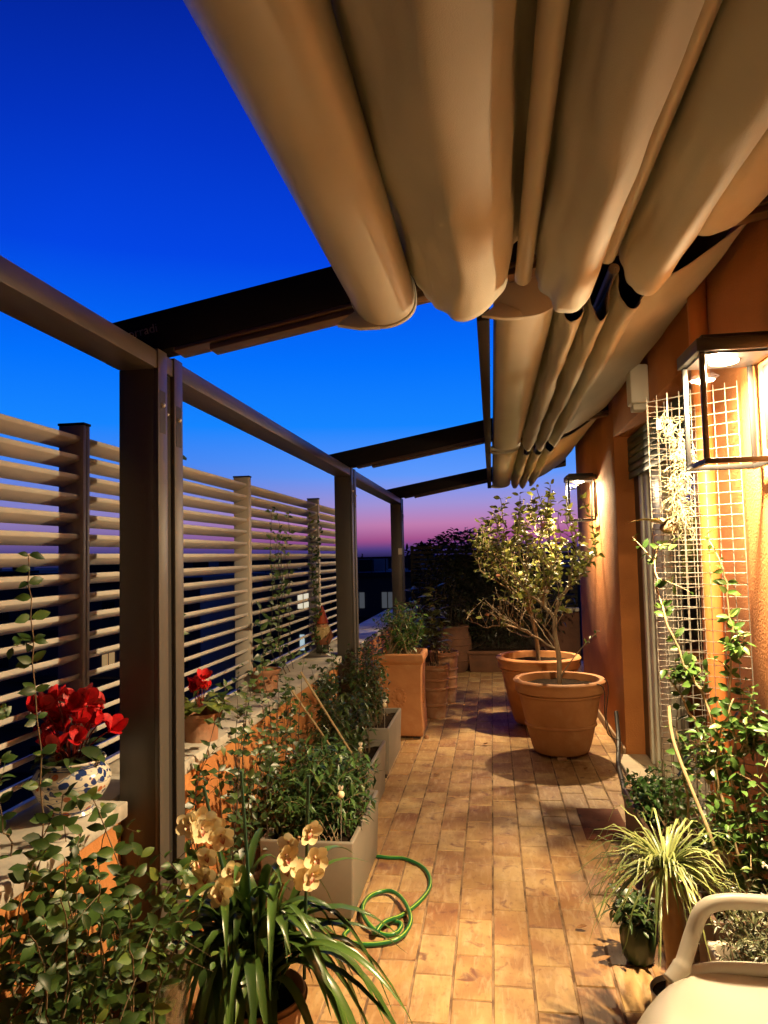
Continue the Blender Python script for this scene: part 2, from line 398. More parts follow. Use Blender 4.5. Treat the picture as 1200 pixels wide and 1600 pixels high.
def in_ell(c, r, shell=0.0):
    while 1:
        q = rv(); l = q.length
        if shell <= l <= 1: return V((c[0] + q.x * r[0], c[1] + q.y * r[1], c[2] + q.z * r[2]))

# ------------------------------------------------------------------ the ground
b = MB(); tw, tl, gap = .150, .297, .0072
nx0 = -9; x_edges = []
for i in range(-10, 9):
    x0 = -.046 + i * tw; off = [.0, .52, .13, .66, .31, .80, .05, .48, .22, .7][i % 10] * tl + rnd(-.02, .02)
    y = -1.6 + off - tl
    while y < 11.0:
        z = rnd(-.0012, .0012); a = x0 + gap / 2 + rnd(0, .001); c = x0 + tw - gap / 2 - rnd(0, .001); d = y + gap / 2; e = y + tl - gap / 2 + rnd(-.001, .001)
        q = .003; tx = rnd(-.0008, .0008)
        b.add([(a, d, -.004), (c, d, -.004), (c, e, -.004), (a, e, -.004), (a + q, d + q, z), (c - q, d + q, z + tx), (c - q, e - q, z + tx), (a + q, e - q, z)],
              [(4, 5, 6, 7), (0, 1, 5, 4), (1, 2, 6, 5), (2, 3, 7, 6), (3, 0, 4, 7)])
        y += tl
struct(b.build('floor', M['tile']))
struct(MB().box(-1.6, 1.30, -3.5, 11.3, -.3, -.0035).build('floor_base', M['grout']))
g = MB().box(-3000, 3000, -400, 6000, -24, -23).build('city_ground', M['city_ground']); struct(g)

# ------------------------------------------------------------------ parapet and house
pw = thing('parapet_wall', (-1.40, 4, 0), 'low orange stucco parapet wall capped with pale marble slabs, under the slatted screens', 'wall')
MB().box(-1.56, -1.275, -2.5, 11.05, -.3, .747).build('wall_body', M['stucco_low'], pw)
cb = MB()
ys = [-2.5, -1.0, .6, 2.375]
for a, c in ((-2.5, -1.0), (-1.0, .7), (.7, 2.375)): cb.box(-1.60, -1.235, a + .001, c - .001, .747, .80)
for a, c in ((2.645, 4.4), (4.4, 5.95), (6.23, 8.0), (8.0, 9.36), (9.64, 11.07)): cb.box(-1.60, -1.235, a + .001, c - .001, .747, .80)
for a, c in ((2.375, 2.645), (5.95, 6.23), (9.36, 9.64)): cb.box(-1.60, -1.30, a, c, .747, .80)
cb.build('coping', M['marble'], pw, bevel=.006)
M['stucco_shaded'] = mat('stucco_shaded', (.13, .055, .03), (.09, .04, .022), 4, .9, .3, 70)  # shade of the far end darkened into the stucco colour
cdt = thing('wall_conduit', (-1.262, 3.05, 0), 'thin orange painted pipe running up the low parapet wall behind the orchid', 'pipe')
MB().tube([(-1.262, 3.05, .01), (-1.262, 3.05, .746)], .012, 12).build('pipe', M['pipe'], cdt, smooth=True)
MB().box(-1.274, -1.246, 3.034, 3.066, .40, .42).build('clip', M['pipe'], cdt)
bw = thing('end_parapet', (0, 10.95, 0), 'far parapet coloured as in shade, closing the end of the terrace behind the trough', 'wall')
MB().box(-1.27, 1.2, 10.8, 11.05, -.3, .76).build('wall_body', M['stucco_shaded'], bw)
cb = MB()
for a, c in ((-1.23, -.4), (-.4, .4), (.4, 1.2)): cb.box(a + .001, c - .001, 10.76, 11.09, .76, .81)
cb.build('coping', M['marble'], bw, bevel=.006)

hw = thing('house_wall', (1.2, 4, 0), 'orange stucco house wall lit by the lanterns on the right of the terrace', 'building')
b = MB()
b.box(.98, 1.5, -2.5, 3.72, 0, 3.5)                     # near pier
b.box(.98, 1.5, 6.0, 8.6, 0, 3.5)                       # far pier
b.box(.98, 1.5, 3.72, 6.0, 2.50, 3.5)                   # over the door
b.build('wall_body', M['stucco'], hw, bevel=.012)
MB().box(.962, .98, 6.002, 8.6, 0, .075).build('skirting', M['skirting'], hw, bevel=.003)
MB().box(.964, .98, -2.5, 3.718, 0, .075).build('skirting', M['skirting'], hw, bevel=.003)
MB().box(.55, 1.9, 6.9, 9.0, 3.5, 3.62).build('roof_edge', M['city_roof'], hw)

dr = thing('terrace_door', (1.16, 4.9, 0), 'tall glazed terrace door with pale frame and green shutter, recessed in the house wall', 'door')
b = MB()
for y0, y1, x0, x1 in ((5.70, 5.78, 1.115, 1.19), (5.56, 5.66, 1.125, 1.20), (5.34, 5.50, 1.135, 1.21), (5.02, 5.32, 1.115, 1.21), (3.722, 3.80, 1.12, 1.19)): b.box(x0, x1, y0, y1, .04, 2.42)
b.box(1.14, 1.19, 3.80, 5.02, 2.30, 2.42).box(1.145, 1.21, 3.80, 5.02, .04, .10)
b.build('door_frame', M['alu'], dr, bevel=.006)
b = MB().box(1.125, 1.2, 5.781, 5.999, .04, 2.42).box(1.14, 1.2, 5.661, 5.699, .04, 2.42).box(1.15, 1.21, 5.501, 5.559, .04, 2.42); b.build('gasket', M['alu_dark'], dr)
MB().box(1.165, 1.175, 3.80, 5.02, .10, 2.30).build('pane', M['glassdoor'], dr)
b = MB()
for k in range(6): b.box(1.085, 1.105, 3.73, 5.995, 2.16 + k * .055, 2.21 + k * .055)
b.build('shutter', M['shutter'], dr, bevel=.006)
tag(MB().box(.90, 1.30, 3.724, 5.996, .0045, .034).build('door_sill', M['stone'], None, bevel=.006), 'pale stone door sill beside the big terracotta pot', 'door sill')
dp = thing('downpipe', (.942, 3.40, 0), 'round orange painted drainpipe running up the house wall behind the wire trellis', 'drainpipe')
MB().tube([(.942, 3.40, .05), (.942, 3.40, 3.4)], .041, 24).build('pipe', M['pipe'], dp, smooth=True)
for z in (.5, 1.75, 2.9):
    MB().tube([(.942, 3.40, z), (.942, 3.40, z + .03)], .0425, 24).build('bracket', M['pipe'], dp, smooth=True)
jb = thing('junction_box', (.93, 4.7, 2.62), 'cream plastic box fixed high on the wall above the door', 'box')
MB().box(.87, .979, 4.62, 4.76, 2.50, 2.74).build('housing', M['whiteplastic'], jb, bevel=.012)
MB().box(.885, .965, 4.64, 4.74, 2.46, 2.499).build('cover', M['whiteplastic'], jb, bevel=.008)

# ------------------------------------------------------------------ lanterns
def lantern():
    x, y = LAMPS[0]; t = thing('wall_lantern', (.98, y, 1.88), 'large black lantern glowing at right, in front of the wire trellis', 'lantern', 'lanterns on the house wall')
    h = .122; z0, z1 = 1.885, 2.262
    b = MB().box(x - h - .012, x + h + .012, y - h - .012, y + h + .012, z1, z1 + .045)
    b.box(x - h + .01, x + h - .01, y - h + .01, y + h - .01, z1 + .046, z1 + .062)
    b.build('cap', M['lamp_black'], t, bevel=.004)
    MB().box(x - h + .012, x + h - .012, y - h + .012, y + h - .012, z1 - .006, z1 - .001).build('reflector', M['lamp_black'], t)
    b = MB(); p = .0085
    for sx in (-1, 1):
        for sy in (-1, 1): b.box(x + sx * (h - p) - p, x + sx * (h - p) + p, y + sy * (h - p) - p, y + sy * (h - p) + p, z0 + .018, z1)
    b.box(x - h, x + h, y - h, y - h + .017, z0, z0 + .018).box(x - h, x + h, y + h - .017, y + h, z0, z0 + .018)
    b.box(x - h, x - h + .017, y - h + .0175, y + h - .0175, z0, z0 + .018).box(x + h - .017, x + h, y - h + .0175, y + h - .0175, z0, z0 + .018)
    b.build('frame', M['lamp_black'], t, bevel=.002)
    MB().box(x - h + .018, x + h - .018, y - h + .018, y + h - .018, z0 + .004, z0 + .010).build('base_pane', M['pane'], t)
    b = MB()
    for sy in (-1, 1): b.box(x - h + .018, x + h - .018, y + sy * (h - .0085) - .001, y + sy * (h - .0085) + .001, z0 + .018, z1)
    b.box(x - h + .0075, x - h + .0095, y - h + .018, y + h - .018, z0 + .018, z1)
    b.build('pane', M['pane'], t)
    MB().lathe([(0, -.012), (.03, -.011), (.047, -.006), (.05, 0)], (x - .01, y, z1 - .006), 28).build('led_disc', M['led'], t, smooth=True)
    MB().box(.965, .979, y - .05, y + .05, z0 + .06, z1 - .02).build('wall_plate', M['lamp_black'], t, bevel=.004)
    lamp(x, y, t)
    return t
L1 = lantern()
dup(L1, (.98, LAMPS[1][1], 1.88), 'smaller looking far lantern glowing behind the camellia crown')
for o in bpy.data.objects:      # the far lantern is the weaker one
    if o.type == 'LIGHT' and o.parent and o.parent.location.y > 5: o.data = o.data.copy(); o.data.energy *= .66

# ------------------------------------------------------------------ pergola
pg = thing('pergola', (-1.21, 2.5, 0), 'dark brown metal pergola frame with posts, eaves beam and sloping rafters', 'pergola')
PY = [2.40, 5.98, 9.40]
def post(y):
    b = MB()
    b.box(-1.28, -1.152, y, y + .205, 0, 2.275)
    b.box(-1.152, -1.134, y, y + .072, 0, 2.346).box(-1.152, -1.134, y + .133, y + .205, 0, 2.346)
    o = b.build('post', M['frame'], pg, bevel=.002)
    MB().box(-1.1525, -1.1505, y + .073, y + .132, 0, 2.27).build('groove', M['groove'], o)
    MB().box(-1.1345, -1.133, y + .01, y + .055, 2.05, 2.20).build('slot', M['groove'], o); MB().box(-1.1345, -1.133, y + .145, y + .19, 2.02, 2.17).build('slot', M['groove'], o)
    for p_, r_ in (((-1.131, y + .033, 2.15), .009), ((-1.131, y + .168, 2.12), .009), ((-1.146, y + .1, 2.13), .006)): MB().ball(p_, r_).build('bolt', M['silver'], o, smooth=True)
    return o
for y in PY: post(y)
MB().box(-1.19, -1.138, 9.396, 9.3995, 1.62, 1.70).build('label_plate', M['whiteplastic'], pg)
MB().box(-1.28, -1.14, -2.5, 9.65, 2.276, 2.338).build('beam', M['frame'], pg, bevel=.002)
MB().box(-1.26, -1.16, -2.5, 9.65, 2.3385, 2.352).build('beam', M['frame'], pg)
RS = .178
def zr(x): return 2.352 + RS * (x + 1.16)
def rafter(y0, y1, rail=True):
    b = MB(); xa, xb = -1.36, .96
    b.hexa([(xa, y0, zr(xa)), (xb, y0, zr(xb)), (xb, y1, zr(xb)), (xa, y1, zr(xa)), (xa, y0, zr(xa) + .145), (xb, y0, zr(xb) + .145), (xb, y1, zr(xb) + .145), (xa, y1, zr(xa) + .145)])
    o = b.build('rafter', M['frame_black'], pg, bevel=.003)
    for xa2, dz, w, h in ((-1.10, 0, .03, .016), (-.97, -.017, .05, .022)):
        q = MB(); ym = (y0 + y1) / 2; w = (y1 - y0) / 2 - (.0 if dz == 0 else .012)
        q.hexa([(xa2, ym - w, zr(xa2) + dz - h), (xb, ym - w, zr(xb) + dz - h), (xb, ym + w, zr(xb) + dz - h), (xa2, ym + w, zr(xa2) + dz - h),
                (xa2, ym - w, zr(xa2) + dz - .001), (xb, ym - w, zr(xb) + dz - .001), (xb, ym + w, zr(xb) + dz - .001), (xa2, ym + w, zr(xa2) + dz - .001)])
        q.build('awning_track', M['rail'], o, bevel=.003)
    return o
rf = []
for y in PY: rf.append(rafter(y + .05, y + .15))
MB().ball((-1.245, 2.447, 2.40), .007).build('screw', M['silver'], rf[0], smooth=True)
cu = bpy.data.curves.new('lettering', 'FONT'); cu.body = 'corradi'; cu.size = .046; cu.extrude = .0008; cu.align_x = 'LEFT'
tmp = bpy.data.objects.new('lettering', cu); COL.objects.link(tmp); bpy.context.view_layer.update()
me = bpy.data.meshes.new_from_object(tmp.evaluated_get(bpy.context.evaluated_depsgraph_get())); bpy.data.objects.remove(tmp)
me.materials.clear(); me.materials.append(M['letter'])
tx = bpy.data.objects.new('lettering', me); COL.objects.link(tx); tx.parent = rf[0]
tx.matrix_local = Matrix.Translation(V((-1.29, 2.4485, zr(-1.29) + .07)) - V(pg.location)) @ Matrix.Rotation(-math.atan(RS), 4, 'Y') @ Matrix.Rotation(R(90), 4, 'X')
b = MB().box(-.028, .018, 2.62, 9.45, 2.435, 2.53); 
ib = b.build('inner_beam', M['frame_black'], pg, bevel=.003)

# ------------------------------------------------------------------ awnings
def smoothprof(pts, n=6): return [(p.x, p.z) for p in spline([(x, 0, z) for x, z in pts], n)]
def awning(loc, label, tube, fold_pts, rods, y0, y1, steps, sag=.012, seed=1):
    t = thing('retractable_awning', loc, label, 'awning', 'awnings on the pergola')
    fp = smoothprof(fold_pts, 8); zs = [z for _, z in fp]; zmid = sum(zs) / len(zs); ph = seed * 1.7
    def mod(x, y, z, tt, j):
        low = max(0, (zmid + .06 - z)); e = min(tt, 1 - tt)
        wk = mnoise.noise(V((x * 9, y * 1.6, z * 9 + seed * 7))) * .012 + mnoise.noise(V((x * 26, y * 5 + seed, z * 26))) * .0045 * (1 + 1.6 * max(0, .2 - e) / .2)
        wob = wk + .003 * math.sin(y * 5.3 + x * 21 + ph) + .003 * math.sin(y * 11 + x * 37 + ph)
        endd = max(0, .10 - e) / .10 * .35
        return (x + wob, y - .03 * endd * low * 10 * (1 if tt < .5 else -1), z - sag * math.sin(math.pi * tt) * low * 4 + wob * .6 + endd * low * .10)
    o = MB().extr(fp, y0 + .02, y1 - .02, steps, mod=mod).build('fabric', M['fabric'], t, smooth=True, angle=180)
    so = o.modifiers.new('thickness', 'SOLIDIFY'); so.thickness = .0025; so.offset = 0
    tp = smoothprof(tube, 5)
    o = fixn(MB().extr(tp, y0, y1, 1, closed=True).build('front_bar', M['awbar'], t, smooth=True, angle=40))
    cx = sum(x for x, _ in tp) / len(tp); cz = sum(z for _, z in tp) / len(tp)
    xl = min(x for x, _ in tp); zl = min(z for _, z in tp)
    for ya, yb in ((y0 - .028, y0 - .003), (y1 + .003, y1 + .028)):
        cap = [(cx + (x - cx) * 1.05, cz + (z - cz) * 1.05) for x, z in tp]
        o = fixn(MB().extr(cap, ya, yb, 1, closed=True).build('end_cap', M['awbar'], t, bevel=.002))
        w = MB().extr([(xl - .045, zl + .012), (xl + .02, zl + .055), (xl + .09, zl + .02), (xl + .10, zl - .006), (xl + .03, zl - .004)], ya - .004, yb + .0025, 1, closed=True)
        fixn(w.build('end_wing', M['awbar'], o, bevel=.002))
    xa = tp[0][0] + .03; za = 2.66 + .17 * (xa + .1)
    MB().hexa([(xa, y0 + .02, za), (.975, y0 + .02, 2.86), (.975, y1 - .02, 2.86), (xa, y1 - .02, za), (xa, y0 + .02, za + .02), (.975, y0 + .02, 2.88), (.975, y1 - .02, 2.88), (xa, y1 - .02, za + .02)]).build('sky_blocker', M['blocker_dark'], t)  # added dark sheet, keeps sky light out of the folds
    for x, z, r in rods:
        MB().tube([(x, y0 + .03, z), (x, y1 - .03, z)], r, 14).build('rod', M['rod'], t, smooth=True)
    return t
tube1 = [(-.445, 2.53), (-.437, 2.455), (-.405, 2.395), (-.35, 2.365), (-.285, 2.372), (-.238, 2.405), (-.226, 2.455), (-.24, 2.52), (-.30, 2.545), (-.38, 2.55), (-.445, 2.53)]
fold1 = [(-.30, 2.56), (-.235, 2.53), (-.196, 2.458), (-.15, 2.415), (-.105, 2.375), (-.066, 2.352), (-.02, 2.365), (.025, 2.405), (.070, 2.47), (.085, 2.56), (.125, 2.61), (.160, 2.56),
         (.172, 2.475), (.20, 2.42), (.235, 2.37), (.272, 2.352), (.31, 2.38), (.345, 2.45), (.358, 2.545), (.388, 2.63), (.418, 2.59), (.427, 2.53), (.452, 2.452), (.49, 2.405), (.53, 2.40),
         (.58, 2.46), (.605, 2.545), (.635, 2.60), (.68, 2.57), (.76, 2.585), (.84, 2.65), (.93, 2.75)]
awning((-.35, 1, 2.45), 'nearest and widest cream awning, folds hanging overhead at the top of the picture', tube1, fold1[:-3] + [(.78, 2.60), (.86, 2.67), (.95, 2.77)],
       [(.125, 2.476, .026), (.387, 2.525, .026)], -1.05, 2.37, 70, seed=1)
tube2 = [(.035, 2.56), (.037, 2.50), (.048, 2.46), (.10, 2.435), (.19, 2.44), (.245, 2.47), (.255, 2.52), (.25, 2.58), (.14, 2.60), (.035, 2.56)]
fold2 = [(.20, 2.60), (.262, 2.58), (.274, 2.50), (.292, 2.425), (.318, 2.410), (.342, 2.44), (.352, 2.53), (.358, 2.58), (.366, 2.52), (.378, 2.44), (.402, 2.402), (.430, 2.43), (.446, 2.52), (.456, 2.60), (.470, 2.56),
         (.480, 2.48), (.508, 2.435), (.54, 2.46), (.575, 2.525), (.61, 2.545), (.68, 2.575), (.76, 2.625), (.84, 2.68), (.93, 2.745)]
awning((.1, 4.3, 2.5), 'middle cream awning bunched along the house wall, seen beyond the first rafter', tube2, fold2, [(.46, 2.60, .02)], 2.62, 5.97, 60, seed=2)
awning((.1, 7.8, 2.5), 'farthest cream awning, small, its folds ending above the camellia', tube2, fold2, [(.46, 2.60, .02)], 6.20, 9.38, 40, seed=3)

# ------------------------------------------------------------------ slatted screens
SX = -1.475; SYS = [-3.01, -1.18, .65, 2.48, 4.33, 6.16]
labels = ['slatted screen panel at the far left edge, nearest, behind the red cyclamen vine stems', 'slatted screen panel directly left of and behind the thickest pergola post', 'slatted screen panel behind the small relief pot on the coping', '']
def screen(y0, y1, label):
    t = thing('slatted_screen', (SX, (y0 + y1) / 2, .80), label, 'screen', 'slatted screens along the parapet')
    b = MB(); n = 18
    for k in range(n):
        z = 2.065 - k * .0715
        b.hexa([(SX, y0 + .047, z - .018), (SX, y1, z - .018), (SX - .072, y1, z - .045), (SX - .072, y0 + .047, z - .045),
                (SX, y0 + .047, z), (SX, y1, z), (SX - .072, y1, z - .027), (SX - .072, y0 + .047, z - .027)])
    b.build('slats', M['slat'], t, bevel=.0025, segs=1)
    p = MB().box(SX - .085, SX + .012, y0 + .001, y0 + .020, .80, 2.105).box(SX - .085, SX + .012, y0 + .026, y0 + .046, .80, 2.105)
    o = p.build('post', M['screenpost'], t, bevel=.002)
    MB().box(SX - .08, SX + .006, y0 + .0195, y0 + .0265, .80, 2.10).build('groove', M['groove'], o)
    MB().box(SX - .088, SX + .015, y0 - .001, y0 + .048, 2.1055, 2.114).build('cap', M['frame_black'], o)
    MB().box(SX - .10, SX + .03, y0 - .02, y0 + .066, .8005, .806).build('base_plate', M['screenpost'], o)
    return t
s0 = screen(SYS[3], SYS[4], 'slatted screen panel behind the gap right of the thickest post, with vine stems')
for (y, lb) in ((SYS[4], 'slatted screen panel behind the small relief pot, left of the gnome'),
                (SYS[5], 'slatted screen panel directly behind the gnome, ending at the middle pergola post'),
                (SYS[2], 'nearest slatted screen panel at the left edge, above the red cyclamen')):
    dup(s0, (SX, y + (SYS[4] - SYS[3]) / 2, .80), lb)
# one more bay between the end post and the middle pergola post
b = MB()
bs = thing('end_screen', (0, 10.92, .81), 'dark slatted screen closing the far end of the terrace', 'screen')
for k in range(14):
    z = 1.735 - k * .068; b.box(-1.2, 1.2, 10.90, 10.93, z - .045, z)
b.build('slats', M['frame_black'], bs)
for x in (-1.2, -.4, .4, 1.16): MB().box(x, x + .045, 10.935, 10.985, .81, 1.75).build('post', M['frame_black'], bs)

# ------------------------------------------------------------------ pots and planters
def box_planter(x0, x1, y0, y1, h, m, label, foot=True, group='beige box planters', wall=.022):
    t = thing('box_planter', ((x0 + x1) / 2, (y0 + y1) / 2, 0), label, 'planter', group)
    z0 = .03 if foot else .004; tp = .012
    b = MB()
    def ring(a, z): return [(x0 + a, y0 + a, z), (x1 - a, y0 + a, z), (x1 - a, y1 - a, z), (x0 + a, y1 - a, z)]
    rings = [ring(tp, z0), ring(0, h), ring(wall, h), ring(wall + .004, h - .06)]
    vs = sum(rings, []); fs = [(3, 2, 1, 0)]
    for k in range(3):
        for j in range(4): fs.append((k * 4 + j, k * 4 + (j + 1) % 4, k * 4 + 4 + (j + 1) % 4, k * 4 + 4 + j))
    b.add(vs, fs); b.build('body', m, t, bevel=.008, segs=3)
    b = MB(); n = 8; vs = []; fs = []
    for i in range(n + 1):
        for j in range(n + 1): vs.append((x0 + wall + (x1 - x0 - 2 * wall) * i / n, y0 + wall + (y1 - y0 - 2 * wall) * j / n, h - .045 + rnd(-.012, .012)))
    for i in range(n):
        for j in range(n): a = i * (n + 1) + j; fs.append((a, a + n + 1, a + n + 2, a + 1))
    b.add(vs, fs); b.build('soil', M['soil'], t, smooth=True, angle=180)
    if foot:
        for xx in (x0 + .03, x1 - .09):
            for yy in (y0 + .03, y1 - .09): MB().box(xx, xx + .06, yy, yy + .06, 0.001, .03).build('foot', M['groove'], t)
    return t
pA = box_planter(-1.06, -.635, 3.22, 3.95, .36, M['planter'], 'nearest beige box planter, filled with a dense leafy bush')
dup(pA, (-.96, 4.64, 0), 'middle beige box planter, half hidden behind the bush of the nearest one')
dup(pA, (-.985, 5.70, 0), 'farthest beige box planter, standing against the square terracotta pot')
dup(pA, (-1.12, 1.55, 0), 'beige box planter under the climbing vine in the bottom left corner')
box_planter(.655, .955, 3.32, 4.17, .33, M['planter_brown'], 'dark brown box planter of green herbs by the rust coloured plate', False, None)
box_planter(.665, .955, 2.27, 2.66, .30, M['planter_white'], 'pale box planter of white flowering rosemary behind the chair', False, None)

def round_pot(name, c, r, h, label, m='terra', rb=None, group=None, feet=False, rings=(), rim=.07, zf=0.0, soil=True):
    t = thing(name, (c[0], c[1], zf), label, 'plant pot', group); rb = rb or r * .66
    f = zf + (.03 if feet else .001)
    H = h - (f - zf)
    pr = [(0, 0), (rb * .96, 0), (rb, .008)]
    rr = r * .93
    for k in range(1, 9): z = (H - rim) * k / 9; pr.append((rb + (rr - rb) * (k / 9) ** .85, z))
    for zc in rings:
        z = H * zc; rad = rb + (rr - rb) * (z / (H - rim)) ** .85
        pr += [(rad, z - .014), (rad + .010, z - .006), (rad + .010, z + .006), (rad, z + .014)]
    pr.sort(key=lambda q: q[1])
    bg_ = .026 if r > .3 else .014
    if r > .3: pr += [(rr - .004, H - rim - .012), (rr + .012, H - rim - .006), (rr + .014, H - rim + .006), (rr + .004, H - rim + .012)]
    pr += [(rr + (.006 if r > .3 else 0), H - rim + .013), (rr + bg_, H - rim + .020), (rr + bg_ + .003, H - rim + .034), (rr + bg_ - .003, H - rim * .5), (r * .985 + (.016 if r > .3 else 0), H - .030), (r + (.018 if r > .3 else 0), H - .016), (r * .985 + (.012 if r > .3 else 0), H - .002), (r * .955, H), (r * .91, H - .006), (r * .885, H - .06), (r * .86, H - .12)]
    fixn(MB().lathe(pr, (c[0], c[1], f), 56).build('body', M[m], t, smooth=True, angle=50))
    if soil:
        b = MB(); n = 36; vs = [(c[0], c[1], f + H - .055)]; fs = []
        for q in range(1, 5):
            for j in range(n):
                a = 2 * math.pi * j / n; vs.append((c[0] + r * .89 * q / 4 * math.cos(a), c[1] + r * .89 * q / 4 * math.sin(a), f + H - .06 + rnd(-.006, .006)))
        for j in range(n): fs.append((0, 1 + j, 1 + (j + 1) % n))
        for q in range(3):
            for j in range(n): a = 1 + q * n + j; d = 1 + q * n + (j + 1) % n; fs.append((a, a + n, d + n, d))
        b.add(vs, fs); b.build('soil', M['soil'], t, smooth=True, angle=180)
    if feet:
        for k in range(3):
            a = R(-95 + 120 * k); fx, fy = c[0] + rb * .85 * math.cos(a), c[1] + rb * .85 * math.sin(a)
            MB().box(fx - .035, fx + .035, fy - .04, fy + .04, zf + .001, zf + .03).build('foot', M['terra_worn'], t, bevel=.006)
    return t
P1 = (.50, 6.10); P2 = (.40, 7.12)
round_pot('terracotta_pot', P1, .345, .60, 'big round terracotta pot with cables over its rim, nearer one holding a camellia', rb=.215, rim=.115, feet=True, rings=(.38,), group='big round camellia pots')
round_pot('terracotta_pot', P2, .375, .64, 'big round terracotta pot partly hidden behind the nearer camellia pot', rb=.235, rim=.12, feet=True, group='big round camellia pots')
round_pot('terracotta_pot', (-.60, 7.40), .150, .52, 'small dark terracotta pot with garland relief just right of the square one', m='terra_worn', rb=.10, rings=(.25, .55, .72))
round_pot('terracotta_pot', (-.56, 8.15), .165, .55, 'small ringed terracotta pot behind the garland one', m='terra_worn', rb=.12, rings=(.3, .5, .66))
# garland relief on the small pot
# urn
u = thing('terracotta_urn', (-.56, 10.30, 0), 'bulging ringed terracotta jar in the shadow at the far end', 'urn')
pr = [(0, 0), (.17, 0), (.20, .06), (.235, .18), (.25, .30), (.243, .42), (.215, .52), (.20, .57), (.215, .59), (.22, .615), (.20, .625), (.175, .60), (.17, .5)]
pr2 = []
for i, (r_, z_) in enumerate(pr): pr2.append((r_, z_))
fixn(MB().lathe(pr2, (-.56, 10.30, .001), 40).build('body', M['terra_shaded'], u, smooth=True, angle=60))
b = MB()
for z_, r_ in ((.16, .231), (.27, .25), (.37, .250), (.46, .236)): b.lathe([(r_ - .006, z_ - .012), (r_ + .006, z_ - .004), (r_ + .006, z_ + .004), (r_ - .006, z_ + .012)], (-.56, 10.30, 0), 40)
b.build('rings', M['terra_shaded'], u, smooth=True)
tr = thing('terracotta_trough', (-.05, 10.35, 0), 'long low terracotta trough of dark shrubs against the far parapet', 'planter')
MB().hexa([(-.34, 10.18, .001), (.66, 10.18, .001), (.66, 10.5, .001), (-.34, 10.5, .001), (-.36, 10.15, .24), (.68, 10.15, .24), (.68, 10.53, .24), (-.36, 10.53, .24)]).build('body', M['terra_shaded'], tr, bevel=.01)
MB().box(-.38, .70, 10.13, 10.55, .2405, .29).build('rim', M['terra_shaded'], tr, bevel=.012)
MB().box(-.35, .67, 10.16, 10.52, .2905, .30).build('soil', M['soil'], tr)

sq = thing('square_terracotta_pot', (-.85, 6.72, 0), 'tall square terracotta pot with thick rim and crest relief, holding a shrub', 'plant pot')
x0, x1, y0, y1, h = -1.055, -.645, 6.50, 6.92, .74
def sring(a, z): return [(x0 + a, y0 + a, z), (x1 - a, y0 + a, z), (x1 - a, y1 - a, z), (x0 + a, y1 - a, z)]
lv = [(.012, .02), (.0, .03), (-.004, .10), (.008, .30), (.004, .55), (-.002, .64), (-.012, .655), (-.022, .665), (-.026, .69), (-.024, .715), (-.016, .735), (.0, .74), (.018, .735), (.03, .70), (.035, .62)]
vs = sum([sring(a, z) for a, z in lv], []); fs = [(3, 2, 1, 0)]
for k in range(len(lv) - 1):
    for j in range(4): fs.append((k * 4 + j, k * 4 + (j + 1) % 4, k * 4 + 4 + (j + 1) % 4, k * 4 + 4 + j))
b = MB(); b.add(vs, fs); b.build('body', M['terra'], sq, bevel=.010, segs=3, angle=25)
MB().box(x0 + .03, x1 - .03, y0 + .03, y1 - .03, .655, .665).build('soil', M['soil'], sq)
b = MB()
for k in range(14):
    a = 2 * math.pi * k / 14; b.ball(((x0 + x1) / 2 + .055 * math.cos(a), y0 + .004, .36 + .075 * math.sin(a)), .013, 8, 6, (1, .5, 1))
b.ball(((x0 + x1) / 2, y0 + .006, .36), .028, 10, 6, (1, .4, 1.4))
for k in range(14):
    a = 2 * math.pi * k / 14; b.ball((x1 - .004, (y0 + y1) / 2 + .055 * math.cos(a), .36 + .075 * math.sin(a)), .013, 8, 6, (.5, 1, 1))
b.ball((x1 - .006, (y0 + y1) / 2, .36), .028, 10, 6, (.4, 1, 1.4))
b.build('relief', M['terra'], sq, smooth=True)
for xx in (x0 + .03, x1 - .09):
    for yy in (y0 + .03, y1 - .09): MB().box(xx, xx + .06, yy, yy + .06, .001, .0195).build('foot', M['groove'], sq)
b = MB().lathe([(0, .03), (.012, .03), (.02, .018), (.02, .001), (0, .001)], (-.615, 6.53, 0), 14); tag(b.build('pebble', M['terra_worn'], None, smooth=True), 'little terracotta lump on the floor at the foot of the square pot', 'pebble')

# small relief pot on the coping
sp = round_pot('relief_pot', (-1.385, 4.36), .088, .135, 'small terracotta pot with leaf relief standing on the marble coping', m='terra_old', rb=.062, rim=.035, zf=.80)
b = MB()
for k in range(12):
    a = 2 * math.pi * k / 12
    for q in range(4):
        aa = a + .22 * math.sin(q * 1.6); rr_ = .066 + .014 * (.25 + q * .17)
        b.ball((-1.385 + rr_ * math.cos(aa), 4.36 + rr_ * math.sin(aa), .825 + q * .017), .007, 7, 5)
b.build('relief', M['terra_old'], sp, smooth=True)
# majolica pot
MJ = (-1.355, 2.235)
mj = thing('majolica_pot', (MJ[0], MJ[1], .80), 'white ceramic pot painted with blue scrolls, holding red cyclamen on the coping', 'plant pot')
pr = [(0, 0), (.062, 0), (.066, .006), (.060, .016), (.070, .03), (.098, .058), (.116, .09), (.120, .112), (.113, .136), (.100, .150), (.094, .156), (.097, .165), (.104, .172), (.102, .177), (.094, .174), (.088, .15), (.08, .13)]
fixn(MB().lathe(pr, (MJ[0], MJ[1], .801), 56).build('body', M['majolica'], mj, smooth=True, angle=60))
b = MB()
for z_, r_ in ((.157, .0955), (.020, .0635), (.164, .0985)): b.lathe([(r_, z_ - .0015), (r_ + .0018, z_ - .001), (r_ + .0018, z_ + .001), (r_, z_ + .0015)], (MJ[0], MJ[1], .801), 48)
b.build('painted_band', mat('blue_band', (.03, .06, .20), rough=.2), mj, smooth=True)
